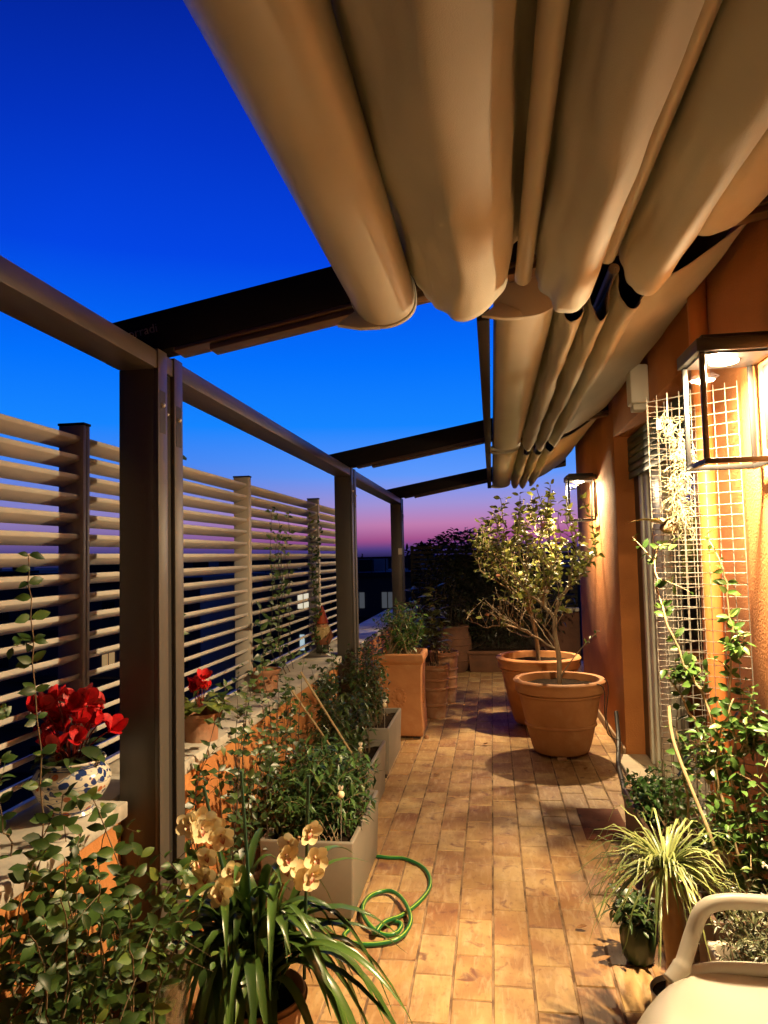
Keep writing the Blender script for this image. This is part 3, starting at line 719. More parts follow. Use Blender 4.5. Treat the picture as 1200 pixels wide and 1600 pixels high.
MB().lathe([(0, .145), (.085, .142)], (MJ[0], MJ[1], .801), 30).build('soil', M['soil'], mj)

# ------------------------------------------------------------------ plants
def twig_leaves(bl, bs, path, L, Wd, nl, r0=.003, start=.3, spread=.9, full=False, bend=.25, up=V((0, 0, 1)), whorl=False):
    n = len(path); bs.tube(path, [r0 * (1 - .7 * i / (n - 1)) for i in range(n)], 5, False)
    for k in range(nl):
        t = start + (1 - start) * (k + rnd(-.3, .3)) / max(nl - 1, 1); t = min(max(t, .02), .999)
        i = min(int(t * (n - 1)), n - 2); p = path[i].lerp(path[i + 1], t * (n - 1) - i)
        d = (path[i + 1] - path[i]).normalized(); o = d.orthogonal().normalized()
        a = k * 2.4 + rnd(-.5, .5); side = o * math.cos(a) + d.cross(o) * math.sin(a)
        dd = d * (1 - spread) + side * spread + V((0, 0, rnd(-.1, .35)))
        s = rnd(.6, 1.15); bl.leaf(p, dd, up + rv(.5), L * s, Wd * s * rnd(.85, 1.15), bend * rnd(.2, 1.8), rnd(.05, .3), full)
def curve_to(a, c, lift=.3, jit=.04, n=7):
    a = V(a); c = V(c); d = c - a; m = a.lerp(c, .5) + V((0, 0, lift * d.length)) * .4 + rv(jit) ; q = []
    m.x = a.x * .6 + c.x * .4 + rnd(-jit, jit); m.y = a.y * .6 + c.y * .4 + rnd(-jit, jit)
    for i in range(n):
        t = i / (n - 1); q.append(a * (1 - t) ** 2 + m * 2 * t * (1 - t) + c * t * t)
    return q
def bush(name, label, cat, base, br, c, r, ntw, L, Wd, nl, lm, sm='stem', shell=.45, spread=.75, full=False, bend=.25, r0=.003, group=None, start=.35):
    t = thing(name, (base[0], base[1], base[2]), label, cat, group); bl = MB(); bs = MB()
    for k in range(ntw):
        a = V(base) + V((rnd(-br[0], br[0]), rnd(-br[1], br[1]), 0)); e = in_ell(c, r, shell)
        twig_leaves(bl, bs, curve_to(a, e), L, Wd, nl, r0, start, spread, full, bend)
    bs.build('stems', M[sm], t, smooth=True, angle=180); bl.build('foliage', M[lm], t, smooth=True, angle=180)
    return t
bush('leafy_bush', 'dense green bush with narrow leaves spilling over the nearest beige planter', 'bush', (-.86, 3.58, .32), (.15, .3), (-.86, 3.58, .50), (.30, .42, .21), 190, .068, .020, 15, 'lf_bush', shell=.55, bend=.5)
bush('leafy_bush', 'dark drooping bush in the middle beige planter beside two bamboo canes', 'bush', (-.97, 4.66, .32), (.14, .3), (-.99, 4.66, .56), (.22, .36, .26), 110, .068, .021, 14, 'lf_dark', shell=.4, bend=.5)
bush('leafy_bush', 'tall rounded dark bush with small glossy leaves in the farthest beige planter', 'bush', (-1.0, 5.72, .32), (.13, .25), (-1.0, 5.74, .66), (.205, .34, .36), 150, .05, .025, 14, 'lf_dark', shell=.4)
t = bush('potted_shrub', 'upright shrub with bare pale stems growing from the square terracotta pot', 'shrub', (-.85, 6.72, .66), (.13, .13), (-.85, 6.72, .97), (.25, .22, .25), 75, .068, .026, 12, 'lf_bright', 'cane', shell=.35, r0=.0045, start=.5)
bush('big_leaved_plant', 'large leaved yellowing plant behind the square pot, in front of the far post', 'plant', (-.60, 7.40, .46), (.05, .05), (-.72, 7.42, 1.02), (.27, .2, .36), 20, .13, .055, 8, 'lf_big', 'stem_dark', shell=.3, full=True, start=.45)
bush('small_plant', 'small sparse plant with pale buds in the ringed pot', 'plant', (-.56, 8.15, .48), (.05, .05), (-.55, 8.15, .63), (.13, .12, .14), 12, .05, .018, 6, 'lf_dark', 'stem_dark')
bush('trough_shrub', 'dark shrub mass growing in the long trough at the far end', 'shrub', (.15, 10.36, .30), (.5, .1), (.15, 10.36, .58), (.55, .2, .32), 90, .07, .025, 12, 'lf_shaded', 'stem_dark')
bush('dark_shrub', 'tall near black shrub filling the far end above the trough', 'shrub', (.2, 10.40, .30), (.4, .08), (.25, 10.50, .92), (.95, .2, .66), 360, .085, .036, 13, 'lf_shaded', 'stem_dark')
bush('dark_shrub', 'near black shrub at the far left corner behind the jar', 'shrub', (-.85, 10.55, .05), (.2, .1), (-.82, 10.58, .95), (.38, .2, .70), 150, .085, .036, 13, 'lf_shaded', 'stem_dark')
bush('urn_plant', 'dark spiky plant in the bulging jar at the far end', 'plant', (-.56, 10.30, .56), (.1, .1), (-.56, 10.30, .95), (.28, .22, .40), 40, .12, .022, 9, 'lf_shaded', 'stem_dark')
bush('end_climber', 'dark climber covering the far screen, silhouetted against the pink sky', 'climber', (-.1, 10.86, .82), (1.0, .02), (-.1, 10.84, 1.42), (1.05, .09, .40), 330, .10, .05, 13, 'lf_shaded', 'stem_dark')
t = thing('silhouette_shrub', (-.5, 11.2, 0), 'black leafy sprigs standing above the far screen against the pink sky', 'shrub'); bl = MB(); bs = MB()
for k in range(95):
    a = V((rnd(-1.15, .35), 11.15 + rnd(-.05, .1), 1.5)); x_ = a.x + rnd(-.2, .2); hgt = 1.72 + .22 * math.exp(-((x_ + .45) / .42) ** 2) + rnd(-.08, .08)
    twig_leaves(bl, bs, curve_to(a, V((x_, a.y, hgt)), .2, .05), .12, .052, 8, .004, .45, .8, True)
bs.build('stems', M['stem_dark'], t); bl.build('foliage', M['lf_shaded'], t, smooth=True, angle=180)

def climber(name, label, paths, L, Wd, step, lm, sm='stem_dark', r0=.003, loc=None, full=False, cat='climber', lean=V((.6, -.6, .3)), cluster=1, spread=.8, branch=0):
    t = thing(name, loc or paths[0][0], label, cat); bl = MB(); bs = MB()
    for pth in paths:
        q = spline(pth, 6); q = [p + rv(.006) for p in q]; n = len(q)
        bs.tube(q, [r0 * (1 - .55 * i / (n - 1)) for i in range(n)], 6, False)
        acc = 0
        for i in range(1, n):
            acc += (q[i] - q[i - 1]).length
            while acc > step:
                acc -= step; d = (q[i] - q[i - 1]).normalized()
                for sgn in (-1, 1):
                    if rnd(0, 1) < .2: continue
                    for c in range(cluster):
                        sd = d.cross(lean).normalized() * sgn + rv(.5) + lean * .25
                        s = rnd(.55, 1.2); bl.leaf(q[i] + rv(.004), d * (1 - spread) + sd * spread, lean + rv(.4), L * s, Wd * s, rnd(0, .5), rnd(.05, .25), full)
                if branch and rnd(0, 1) < branch:
                    e = q[i] + rv(1).normalized() * rnd(.06, .16) + lean * .05
                    twig_leaves(bl, bs, curve_to(q[i], e, .2, .02, 5), L, Wd, 6, r0 * .5, .2, .8, full)
    bs.build('stems', M[sm], t, smooth=True, angle=180); bl.build('foliage', M[lm], t, smooth=True, angle=180); return t

# left foreground climber
paths = []
for k in range(40):
    x = rnd(-1.24, -.92); y = rnd(1.60, 2.10); top = rnd(.5, .98) - max(0, (x + 1.05)) * 1.3
    paths.append([(x, y, .3), (x + rnd(-.08, .05), y + rnd(-.08, .1), .3 + (top - .3) * .5), (x + rnd(-.1, .1), y + rnd(-.1, .15), top)])
for (x, y, z) in ((-1.32, 1.95, 1.62), (-1.38, 1.9, 1.2)):
    paths.append([(x + .10, y - .1, .4), (x + .05, y, .8), (x + .02, y, z - .3), (x, y, z)])
climber('climbing_vine', 'tangled oval leaved vine filling the bottom left corner, stems reaching up the screen', paths, .048, .026, .038, 'lf_climb', 'stem', .003, (-1.04, 1.75, .32), True, 'vine', branch=.16)
# vine behind planters
paths = []
for k in range(30):
    x = rnd(-1.22, -1.0); y = rnd(2.75, 4.1); top = rnd(.55, 1.12)
    paths.append([(x, y, .2), (x + rnd(-.06, .04), y + rnd(-.1, .1), top * .55), (x - .02 + rnd(-.06, .06), y + rnd(-.12, .25), top)])
climber('wall_vine', 'dark small leaved vine with thin stems scrambling up the orange parapet wall', paths, .046, .026, .05, 'lf_dark', 'stem_dark', .003, (-1.1, 3.4, .3), False, 'vine', branch=.2)
paths = []
for k in range(10):
    y = rnd(4.9, 5.6); top = rnd(.70, .93); paths.append([(-1.13, y, .3), (-1.17 + rnd(-.04, .03), y + rnd(-.1, .1), .6), (-1.24 + rnd(-.1, .04), y + rnd(-.3, .5), top)])
climber('wall_vine', 'dark vine trailing over the coping edge below the gnome', paths, .05, .028, .04, 'lf_dark', 'stem_dark', .003, (-1.15, 5.3, .3), False, 'vine', branch=.25)
def screen_vine(y, label, n, top, dens=.075, wid=.25, zb=.82):
    paths = []
    for k in range(n):
        a = y + rnd(-wid, wid); q = [(-1.40, a, zb)]; z = zb; tp = top * rnd(.8, 1.02)
        while z < tp: z += .16; a += rnd(-.07, .07); q.append((SX + .02 + rnd(0, .03), a, z))
        paths.append(q)
    climber('screen_vine', label, paths, .052, .026, dens, 'lf_climb', 'stem_dark', .0026, (-1.40, y, .80), False, 'vine', V((.9, -.4, .2)))
screen_vine(2.98, 'thin vine climbing the slats just right of the thickest post', 5, 2.02, .07, .22)
screen_vine(5.02, 'thin vine climbing the slats left of the gnome', 5, 2.05, .05, .35)
screen_vine(5.80, 'leafy vine climbing the slats right behind the gnome', 4, 1.95, .045, .25)
paths = [[(-1.385, 4.36, .88), (-1.39, 4.35, 1.05), (-1.40, 4.33, 1.22), (-1.41, 4.36, 1.30)]]
climber('pot_seedling', 'single pale leaved sprig rising from the small relief pot', paths, .07, .028, .045, 'lf_climb', 'stem_dark', .002, (-1.385, 4.36, .88), True, 'plant')

# camellia trees
def tree(name, label, base, trunk, c, r, n, nl, L, Wd, lowbare=12, trunk_r=.021):
    t = thing(name, base, label, 'tree', 'camellia trees in big pots'); nodes = [V(p) for p in spline(trunk, 5)]; par = [-1] + list(range(len(nodes) - 1))
    first = len(nodes) // 3
    tips = sorted([in_ell(c, r, .35) for _ in range(n)], key=lambda p: (p - nodes[-1]).length)
    tips += [in_ell((c[0] - r[0] * .35, c[1], c[2] - r[2] * 1.2), (r[0] * .9, r[1], r[2] * .42), .1) for _ in range(lowbare)]
    ends = []
    for k, tp in enumerate(tips):
        bi = min(range(first, len(nodes)), key=lambda i: (nodes[i] - tp).length + max(0, nodes[i].z - tp.z + .25) * 1.3)
        a = nodes[bi]; m = a.lerp(tp, .5) + rv(.03) + V((0, 0, -.02 if k < n else .02)); prev = bi; L_ = (tp - a).length; ns = max(2, int(L_ / .06))
        for i in range(1, ns + 1):
            u_ = i / ns; p = a * (1 - u_) ** 2 + m * 2 * u_ * (1 - u_) + tp * u_ * u_ + (rv(.008) if i < ns else V((0, 0, 0)))
            nodes.append(p); par.append(prev); prev = len(nodes) - 1
        ends.append((prev, k >= n))
    cnt = [0] * len(nodes)
    for e, _ in ends:
        i = e
        while i >= 0: cnt[i] += 1; i = par[i]
    tot = max(cnt); rad = [max(.0022, trunk_r * (x / tot) ** .42) if x else .004 for x in cnt]
    bs = MB(); bl = MB(); kids = [[] for _ in nodes]
    for i, p in enumerate(par):
        if p >= 0: kids[p].append(i)
    stack = [(0, -1)]
    while stack:
        s, pp = stack.pop(); ch = [pp, s] if pp >= 0 else [s]; i = s
        while kids[i]:
            ks = sorted(kids[i], key=lambda q: -cnt[q]); 
            for q in ks[1:]: stack.append((q, i))
            i = ks[0]; ch.append(i)
        if len(ch) > 1: bs.tube([nodes[q] for q in ch], [min(rad[q], rad[ch[1]]) for q in ch], 7, True)
    bs.build('trunk', M['bark'], t, smooth=True, angle=180)
    for e, bare in ends:
        if bare and rnd(0, 1) < .6: continue
        i = e; d = (nodes[e] - nodes[par[e]]).normalized(); o = d.orthogonal().normalized()
        for k in range(nl if not bare else 3):
            if k % 3 == 2 and par[par[i]] > 0: i = par[i]
            a = k * 2.4; sd = o * math.cos(a) + d.cross(o) * math.sin(a); s = rnd(.6, 1.15)
            bl.leaf(nodes[i] + rv(.012), d * .45 + sd * .8 + V((0, 0, rnd(-.25, .2))), V((0, -.35, .8)) + rv(.8), L * s, Wd * s, rnd(0, .6), rnd(.05, .3), True)
    bl.build('crown', M['lf_tree'], t, smooth=True, angle=180); return t, [nodes[e] for e, _ in ends]
T1, e1 = tree('camellia_tree', 'camellia in the nearer big pot, sparse olive crown on a slim forked trunk', (P1[0], P1[1], .54),
     [(P1[0] + .0, P1[1], .52), (P1[0] + .005, P1[1] - .01, .75), (P1[0] - .02, P1[1], .95), (P1[0] - .01, P1[1] + .02, 1.12)], (.42, 6.12, 1.74), (.48, .36, .46), 84, 9, .066, .037, 30)
T2, e2 = tree('camellia_tree', 'camellia behind the nearer one, leaning left with bare lower twigs and pink blooms', (P2[0], P2[1], .58),
     [(P2[0], P2[1], .56), (P2[0] - .01, P2[1], .8), (P2[0] - .05, P2[1], 1.0), (P2[0] - .09, P2[1], 1.15)], (.28, 7.32, 1.66), (.48, .46, .52), 98, 10, .068, .038, 34, .021)
def blossom(p, r, parent, m, name='flower'):
    b = MB()
    for ring, (n, tl) in enumerate(((6, .35), (5, .8), (3, 1.4))):
        for k in range(n):
            a = 2 * math.pi * (k + ring * .4) / n; d = V((math.cos(a), math.sin(a), tl)); b.leaf(p, d, V((-math.cos(a) * .5, -math.sin(a) * .5, 1)), r, r * .95, -.15, .2, True)
    return b.build(name, M[m], parent, smooth=True, angle=180)
for p in (V((-.06, 7.0, 1.02)), V((.05, 6.95, 1.38)), V((.40, 5.85, 1.80))): blossom(p, .035, T2 if p.y > 6.5 else T1, 'pinkish')
for p in (V((.42, 5.95, 1.28)), V((.30, 5.85, 1.72)), V((.52, 5.85, 1.68))): blossom(p, .032, T1, 'whiteflower' if p.z < 1.4 else 'pinkish')
b = MB(); bl = MB(); q = curve_to((P1[0] + .02, P1[1] - .02, .62), (P1[0] + .30, P1[1] - .12, .98), .0, .02, 6)
twig_leaves(bl, b, q, .04, .02, 8, .007, .7, .7, True); b.build('branch', M['bark'], T1, smooth=True); bl.build('leaf_tuft', M['lf_bright'], T1, smooth=True)

# cyclamens
def cyc_flower():
    b = MB()
    for k in range(5):
        a = 2 * math.pi * k / 5 + rnd(-.2, .2); d = V((math.cos(a) * .75, math.sin(a) * .75, .8))
        b.leaf(V((0, 0, 0)), d, V((-math.cos(a), -math.sin(a), .6)), rnd(.042, .056), .037, rnd(-.35, .25), rnd(-.15, .3), 2)
    b.lathe([(.002, -.008), (.006, -.004), (.006, .003), (.002, .006)], (0, 0, 0), 8)
    return b
def cyclamen(loc, label, fls, lvs, lm, seed, big=1.0):
    random.seed(seed); t = thing('cyclamen', loc, label, 'flower'); c = V(loc); bs = MB(); bl = MB()
    protos = []
    for i, (dx, dy, dz, tx, ty) in enumerate(fls):
        p = c + V((dx, dy, dz)); bs.tube(curve_to(c + V((dx * .2, dy * .2, 0)), p, .5, .01, 6), .0022, 5, False)
        if i < 3: o = MB.build(cyc_flower(), 'flower', M['red'], None, True, angle=180); o.parent = t; protos.append(o)
        else: o = protos[i % 3].copy(); COL.objects.link(o); o.parent = t
        o.location = p - c; o.rotation_euler = (tx, ty, rnd(0, 6)); s = rnd(.85, 1.2); o.scale = (s, s, s)
    for k in range(lvs):
        a = rnd(0, 6.3); rr_ = rnd(.05, .12) * big; p = c + V((rr_ * .6 * math.cos(a), rr_ * .6 * math.sin(a), rnd(.0, .05)))
        bl.leaf(p, V((math.cos(a), math.sin(a), rnd(-.3, .4))), V((0, 0, 1)) + rv(.3), rnd(.05, .075) * big, rnd(.05, .065) * big, rnd(.1, .6), .1, True)
    bs.build('stems', mat('cyc_stem', (.22, .03, .02), rough=.5), t, smooth=True); bl.build('foliage', M[lm], t, smooth=True, angle=180); return t
fl = []
random.seed(5)
for dx, dz in ((-.10, .075), (-.075, .12), (-.05, .165), (-.02, .13), (-.01, .09), (.02, .155), (.035, .125), (.055, .175), (.07, .13), (.085, .155), (.105, .075), (.03, .08), (-.04, .05), (-.12, .04), (.06, .19), (-.085, .155), (.0, .045), (.05, .06), (-.03, .185), (.0, .20), (.095, .115), (-.06, .10), (.09, .185), (-.105, .10)):
    fl.append((dx, rnd(-.08, .05), dz + .01, rnd(-.9, .9), rnd(-.9, .9)))
cyclamen((MJ[0], MJ[1], .968), 'bright red cyclamen with many flowers in the painted ceramic pot', fl, 26, 'lf_dark', 11)
cyclamen((-1.315, 3.20, .925), 'red cyclamen with pale variegated leaves just right of the thickest post', [(.0, -.05, .13, .4, .3), (.03, -.03, .15, -.5, .4), (-.02, -.06, .10, .6, -.5), (.05, -.06, .11, 0, .7), (.02, -.08, .12, .5, 0)], 46, 'lf_vari', 12, 1.35)
round_pot('small_clay_pot', (-1.315, 3.20), .085, .12, 'little clay pot under the second cyclamen, mostly hidden behind the thickest post', m='terra_old', rb=.06, rim=.03, zf=.80)

# orchid
random.seed(21)
OC = V((-.80, 2.33, .24))
op = round_pot('orchid_pot', (OC.x + .02, OC.y), .155, .24, 'clay pot of the cymbidium orchid at the bottom edge', m='terra_worn', rb=.11, rim=.05)
oc = thing('cymbidium_orchid', OC, 'cymbidium orchid with long arching strap leaves and two sprays of pale yellow flowers', 'orchid'); bl = MB(); bs = MB()
def arch(a, az, L, rise, droop, n=12, w=.026):
    q = []; d = V((math.cos(az), math.sin(az), 0))
    for i in range(n):
        t = i / (n - 1); q.append(a + d * L * (t ** 1.25) * .85 + V((0, 0, rise * (1 - (1 - t) ** 2) - droop * t ** 2.6)))
    bl.strap(q, w * rnd(.8, 1.2), fold=rnd(.1, .35))
for k in range(95):
    az = rnd(0, 6.283); L = rnd(.18, .52); a = OC + V((rnd(-.09, .09), rnd(-.08, .08), -.03))
    arch(a, az, L, rnd(.26, .56), rnd(.02, .5) * L / .35, w=rnd(.022, .034))
for k in range(24):   # leaves arching to the right over the floor
    az = rnd(-.9, .5); arch(OC + V((rnd(-.05, .09), rnd(-.08, .08), 0)), az, rnd(.38, .64), rnd(.22, .44), rnd(.25, .62), w=.034)
for k in range(22):
    az = rnd(-2.3, -.7); arch(OC + V((rnd(-.09, .09), rnd(-.08, .02), 0)), az, rnd(.2, .36), rnd(.12, .34), rnd(.2, .5), w=.032)
for k in range(16):
    az = rnd(2.5, 3.9); arch(OC + V((rnd(-.09, .02), rnd(-.08, .08), 0)), az, rnd(.30, .54), rnd(.15, .36), rnd(.1, .34), w=.028)
bl.build('leaves', M['lf_orchid'], oc, smooth=True, angle=180)
bs.tube(spline([OC + V((-.05, -.02, 0)), (OC.x - .07, OC.y - .01, .46), (OC.x - .10, OC.y - .03, .66), (OC.x - .105, OC.y - .06, .77)]), .005, 7)
bs.tube(spline([OC + V((.02, 0, 0)), (OC.x + .08, OC.y, .48), (OC.x + .15, OC.y - .02, .66), (OC.x + .18, OC.y - .05, .735)]), .0045, 7)
bs.build('flower_stems', M['trunk'], oc, smooth=True)
def orchid_proto():
    b = MB()
    for k in range(5):
        a = math.pi / 2 + 2 * math.pi * k / 5; d = V((math.cos(a), -.22, math.sin(a))); b.leaf(V((0, 0, 0)), d, V((0, -1, .1)), .038, .033, -.18, .12, 2)
    f = b.build('flower', M['orchid'], None, True, angle=180)
    b = MB().leaf(V((0, -.003, -.002)), V((0, -.8, -.6)), V((0, -.4, .8)), .020, .017, .5, .35, True).ball((0, -.008, .006), .0042, 8, 6)
    l_ = b.build('lip', M['lip'], None, True, angle=180); l_.parent = f
    return f
of = orchid_proto(); of.parent = oc
k = 0
spray = []
for i in range(17): spray.append(V((OC.x - .105 + rnd(-.068, .068), OC.y - .09 + rnd(-.05, .04), rnd(.58, .79))))
for i in range(9): spray.append(V((OC.x + .185 + rnd(-.05, .055), OC.y - .06 + rnd(-.04, .03), rnd(.60, .755))))
for i, p in enumerate(spray):
    f = of if i == 0 else copy_tree(of, oc)
    f.location = p - OC; f.rotation_euler = (rnd(-.35, .25), rnd(-.4, .4), rnd(-.1, 1.0)); s = rnd(.95, 1.2); f.scale = (s, s, s)
for x_, zt, lx in ((OC.x - .075, .88, -.06), (OC.x + .19, .92, .02), (OC.x + .0, .93, -.01)):
    tag(MB().tube([(x_ + lx * -1, OC.y + .02, .27), (x_ + lx, OC.y - .04, zt)], .0055, 8).build('plant_stake', M['stakegreen'], None, smooth=True),
        {-.06: 'dark green stake leaning left beside the big spray of yellow orchids', .02: 'tall dark green stake beside the small right hand orchid spray', -.01: 'dark green stake upright between the two orchid sprays'}[lx], 'stake', 'green orchid stakes')
jr = thing('glass_jar', (-.93, 2.02, 0), 'empty glass jar at the bottom edge, left of the orchid leaves', 'jar')
fixn(MB().lathe([(0, .28), (.05, .28), (.056, .29), (.058, .40), (.062, .445), (.060, .45), (.056, .44), (.052, .40), (.05, .295), (0, .29)], (-.93, 2.02, 0), 32).build('body', M['jar'], jr, smooth=True))
MB().box(-1.02, -.85, 1.93, 2.11, .001, .278).build('stand', M['planter_brown'], jr, bevel=.01)

# globe stakes and bamboo canes
def globe(x, y, z0, z1, label):
    t = thing('globe_stake', (x, y, z0), label, 'garden stake', 'globe stakes in the planters')
    MB().tube([(x, y, z0), (x + .004, y, z1)], .0016, 6).build('wire', M['silver'], t, smooth=True); MB().ball((x + .004, y, z1 + .014), .0165, 16, 10).build('globe', M['cream'], t, smooth=True)
    b = MB()
    for k in range(5): b.leaf((x + .004, y, z1 + .030), V((rnd(-1, 1), rnd(-1, 1), 1.6)), V((0, -1, 0)), .028, .012, .1, .1, True)
    b.build('ornament', M['whiteflower'], t)
globe(-.70, 3.27, .30, .535, 'cream globe on a wire stake at the front of the nearest beige planter')
globe(-.80, 4.32, .30, .46, 'globe stake in the middle beige planter, mostly hidden by leaves')
globe(-.815, 5.40, .30, .50, 'cream globe stake in the farthest beige planter')
tag(MB().tube([(-.775, 4.34, .32), (-1.14, 4.28, .93)], .007, 8).build('bamboo_cane', M['cane'], None, smooth=True), 'longer pale bamboo cane leaning left from the middle planter towards the coping', 'cane', 'bamboo canes')
tag(MB().tube([(-.86, 4.33, .32), (-1.19, 4.20, .86)], .006, 8).build('bamboo_cane', M['cane'], None, smooth=True), 'shorter bamboo cane leaning parallel, left of the longer one', 'cane', 'bamboo canes')

# gnome
GX, GY = -1.432, 6.10
gn = thing('garden_gnome', (GX, GY, .80), 'garden gnome with red pointed hat and blond beard standing on the coping', 'garden gnome')
b = MB()
for sx in (-.028, .028): b.lathe([(0, 0), (.026, 0), (.028, .02), (.024, .05), (.026, .09), (.03, .115), (0, .12)], (GX + sx, GY, .801), 18, 1, 1.1)
b.build('legs', M['gn_dark'], gn, smooth=True)
MB().lathe([(0, .075), (.062, .075), (.068, .085), (.072, .12), (.07, .16), (.058, .195), (.04, .215), (.0, .22)], (GX, GY, .801), 26, 1, .85).build('coat', M['gn_coat'], gn, smooth=True)
for s in (-1, 1):
    MB().tube([(GX + s * .052, GY, .998), (GX + s * .080, GY - .015, .945), (GX + s * .066, GY - .05, .905), (GX + s * .060, GY - .058, .895)], [.018, .021, .016, .012], 10).build('arm', M['gn_coat'], gn, smooth=True)
MB().ball((GX, GY, 1.03), .046, 18, 12, (1, .95, 1)).ball((GX, GY - .048, 1.028), .012).ball((GX + .046, GY, 1.03), .012).ball((GX - .046, GY, 1.03), .012).build('head', M['gn_skin'], gn, smooth=True)
b = MB()
for k in range(46):
    a = rnd(-2.0, 2.0); x_ = math.sin(a) * .05; y_ = -math.cos(a) * .046; top = 1.025 - .01 * math.cos(a); ln = .10 * (1 - .32 * abs(a) / 2)
    b.tube([(GX + x_ * .9, GY + y_ * .9, top), (GX + x_ * 1.25, GY + y_ * 1.5, top - ln * .5), (GX + x_ * .8, GY + y_ * 1.25, top - ln)], [.009, .013, .003], 6)
for s in (-1, 1): b.tube([(GX, GY - .058, 1.012), (GX + s * .03, GY - .056, 1.008), (GX + s * .052, GY - .035, 1.016)], [.009, .011, .003], 7)
b.build('beard', M['gn_beard'], gn, smooth=True)
b = MB()
for s in (-1, 1): b.ball((GX + s * .017, GY - .042, 1.044), .005)
b.build('eyes', M['groove'], gn, smooth=True)
MB().lathe([(.048, -.004), (.053, .004), (.050, .016), (.036, .06), (.022, .105), (.009, .142), (0, .15)], (GX, GY + .002, 1.052), 24).build('hat', M['gn_red'], gn, smooth=True)

# ------------------------------------------------------------------ right side: trellis and its plants
def grid(b, p0, p1, z0, z1, cell, r=.0017):
    p0 = V(p0); p1 = V(p1); L = (p1 - p0).length; n = int(round(L / cell)); nv = int(round((z1 - z0) / cell)); nr = V((p1.y - p0.y, -(p1.x - p0.x), 0)).normalized()
    for i in range(n + 1):
        p = p0.lerp(p1, i / n); q = [p + nr * (.004 * math.sin(z * 3 + i)) + V((0, 0, z0 - .01 + (z1 - z0 + .035) * k / 8)) for k, z in enumerate([z0 + (z1 - z0) * k / 8 for k in range(9)])]
        b.tube(q, r, 5)
    for k in range(nv + 1):
        z = z0 + (z1 - z0) * k / nv + rnd(-.002, .002); b.tube([p0 + nr * .004 + V((0, 0, z)), p0.lerp(p1, .5) + nr * (.004 + rnd(-.003, .003)) + V((0, 0, z + rnd(-.002, .002))), p1 + nr * .004 + V((0, 0, z))], r, 5)
tl_ = thing('wire_trellis', (.80, 3.10, 0), 'tall pale wire mesh trellis leaning before the drainpipe and door, seen through the lantern', 'trellis')
b = MB(); grid(b, (.665, 3.20, 0), (.955, 2.97, 0), .03, 2.22, .0450); b.build('front_mesh', M['wire'], tl_, smooth=True)
b = MB(); grid(b, (.672, 3.22, 0), (.90, 3.36, 0), .03, 2.21, .0450); b.build('rear_mesh', M['wire'], tl_, smooth=True)
random.seed(31)
mo = thing('hanging_moss', (.73, 3.12, 2.18), 'shaggy cream air plant moss hanging from the trellis beside the lantern', 'air plant'); b = MB()
for k in range(330):
    t = rnd(0, 1) ** .8; hx = .715 + .065 * t + .03 * math.sin(t * 5); z = 2.15 - .42 * t; wd = .034 * (1 - .5 * t) * (1.5 if .55 < t < .75 else 1)
    p = V((hx + rnd(-wd, wd), 3.09 + rnd(-wd, wd), z)); q = [p]; d = V((rnd(-1, 1), rnd(-1, 1), rnd(-1.2, .2)))
    for i in range(6):
        d = (d + rv(.9) + V((0, 0, -.25))).normalized(); p = p + d * rnd(.008, .015); q.append(p)
    b.tube(spline(q, 2), .0011, 4, False)
for k in range(10):
    p = V((.775 + rnd(-.02, .02), 3.09 + rnd(-.02, .02), 1.76)); q = [p]
    for i in range(8): p = p + V((rnd(-.014, .016), rnd(-.01, .01), -rnd(.008, .022))); q.append(p)
    b.tube(spline(q, 2), .0011, 4, False)
b.build('strands', M['moss'], mo, smooth=True)
MB().tube([(.725, 3.10, 2.24), (.722, 3.10, 2.14)], .002, 5).build('hook', M['wire'], mo)
MB().box(.672, .690, 3.07, 3.085, 2.085, 2.125).build('clip', M['whiteplastic'], mo, bevel=.003)
df = thing('staghorn_fern', (.70, 3.14, 1.70), 'dry forked air plant tied to the trellis, one pale frond pointing left', 'fern'); b = MB()
for az, L_, w_ in ((3.1, .17, .030), (2.3, .10, .035), (.3, .10, .04), (4.4, .09, .035), (5.3, .08, .03)): b.strap([(.71 + math.cos(az) * L_ * t * .9, 3.13 + math.sin(az) * L_ * t * .5, 1.695 + .02 * math.sin(t * 3) + .015 * t) for t in (0, .2, .4, .6, .8, 1)], w_)
b.build('fronds', mat('dryleaf', (.38, .30, .14), (.30, .22, .09), 25, .7), df, smooth=True)
MB().ball((.715, 3.13, 1.69), .03, 12, 8, (1.2, .7, .8)).build('root_ball', M['stem'], df, smooth=True)

paths = [[(.93, 2.88, .28), (.90, 2.90, .62), (.86, 2.93, .95), (.875, 2.92, 1.3), (.86, 2.93, 1.52)],
         [(.90, 2.86, .28), (.86, 2.92, .7), (.78, 2.96, 1.02), (.70, 3.02, 1.22), (.655, 3.10, 1.45), (.668, 3.14, 1.62)],
         [(.84, 2.9, .28), (.80, 2.94, .75), (.73, 3.0, .98), (.66, 3.05, 1.12)],
         [(.95, 2.82, .28), (.94, 2.80, .6), (.95, 2.80, .9), (.955, 2.78, 1.05)],
         [(.90, 2.84, .28), (.83, 2.88, .55), (.80, 2.92, .80), (.86, 2.9, 1.05)],
         [(.70, 2.95, .28), (.71, 3.0, .6), (.69, 3.05, .9)]]
climber('jasmine', 'bright green jasmine climbing the wire trellis on pale woody canes', paths, .048, .023, .06, 'lf_bright', 'cane', .007, (.9, 2.88, .28), True, 'climber', V((-.3, -.9, .3)), 2, .8, .34)
t = thing('jasmine_thicket', (.86, 2.92, .5), 'darker tangle of jasmine leaves at mid height on the trellis', 'climber'); bl = MB(); bs = MB()
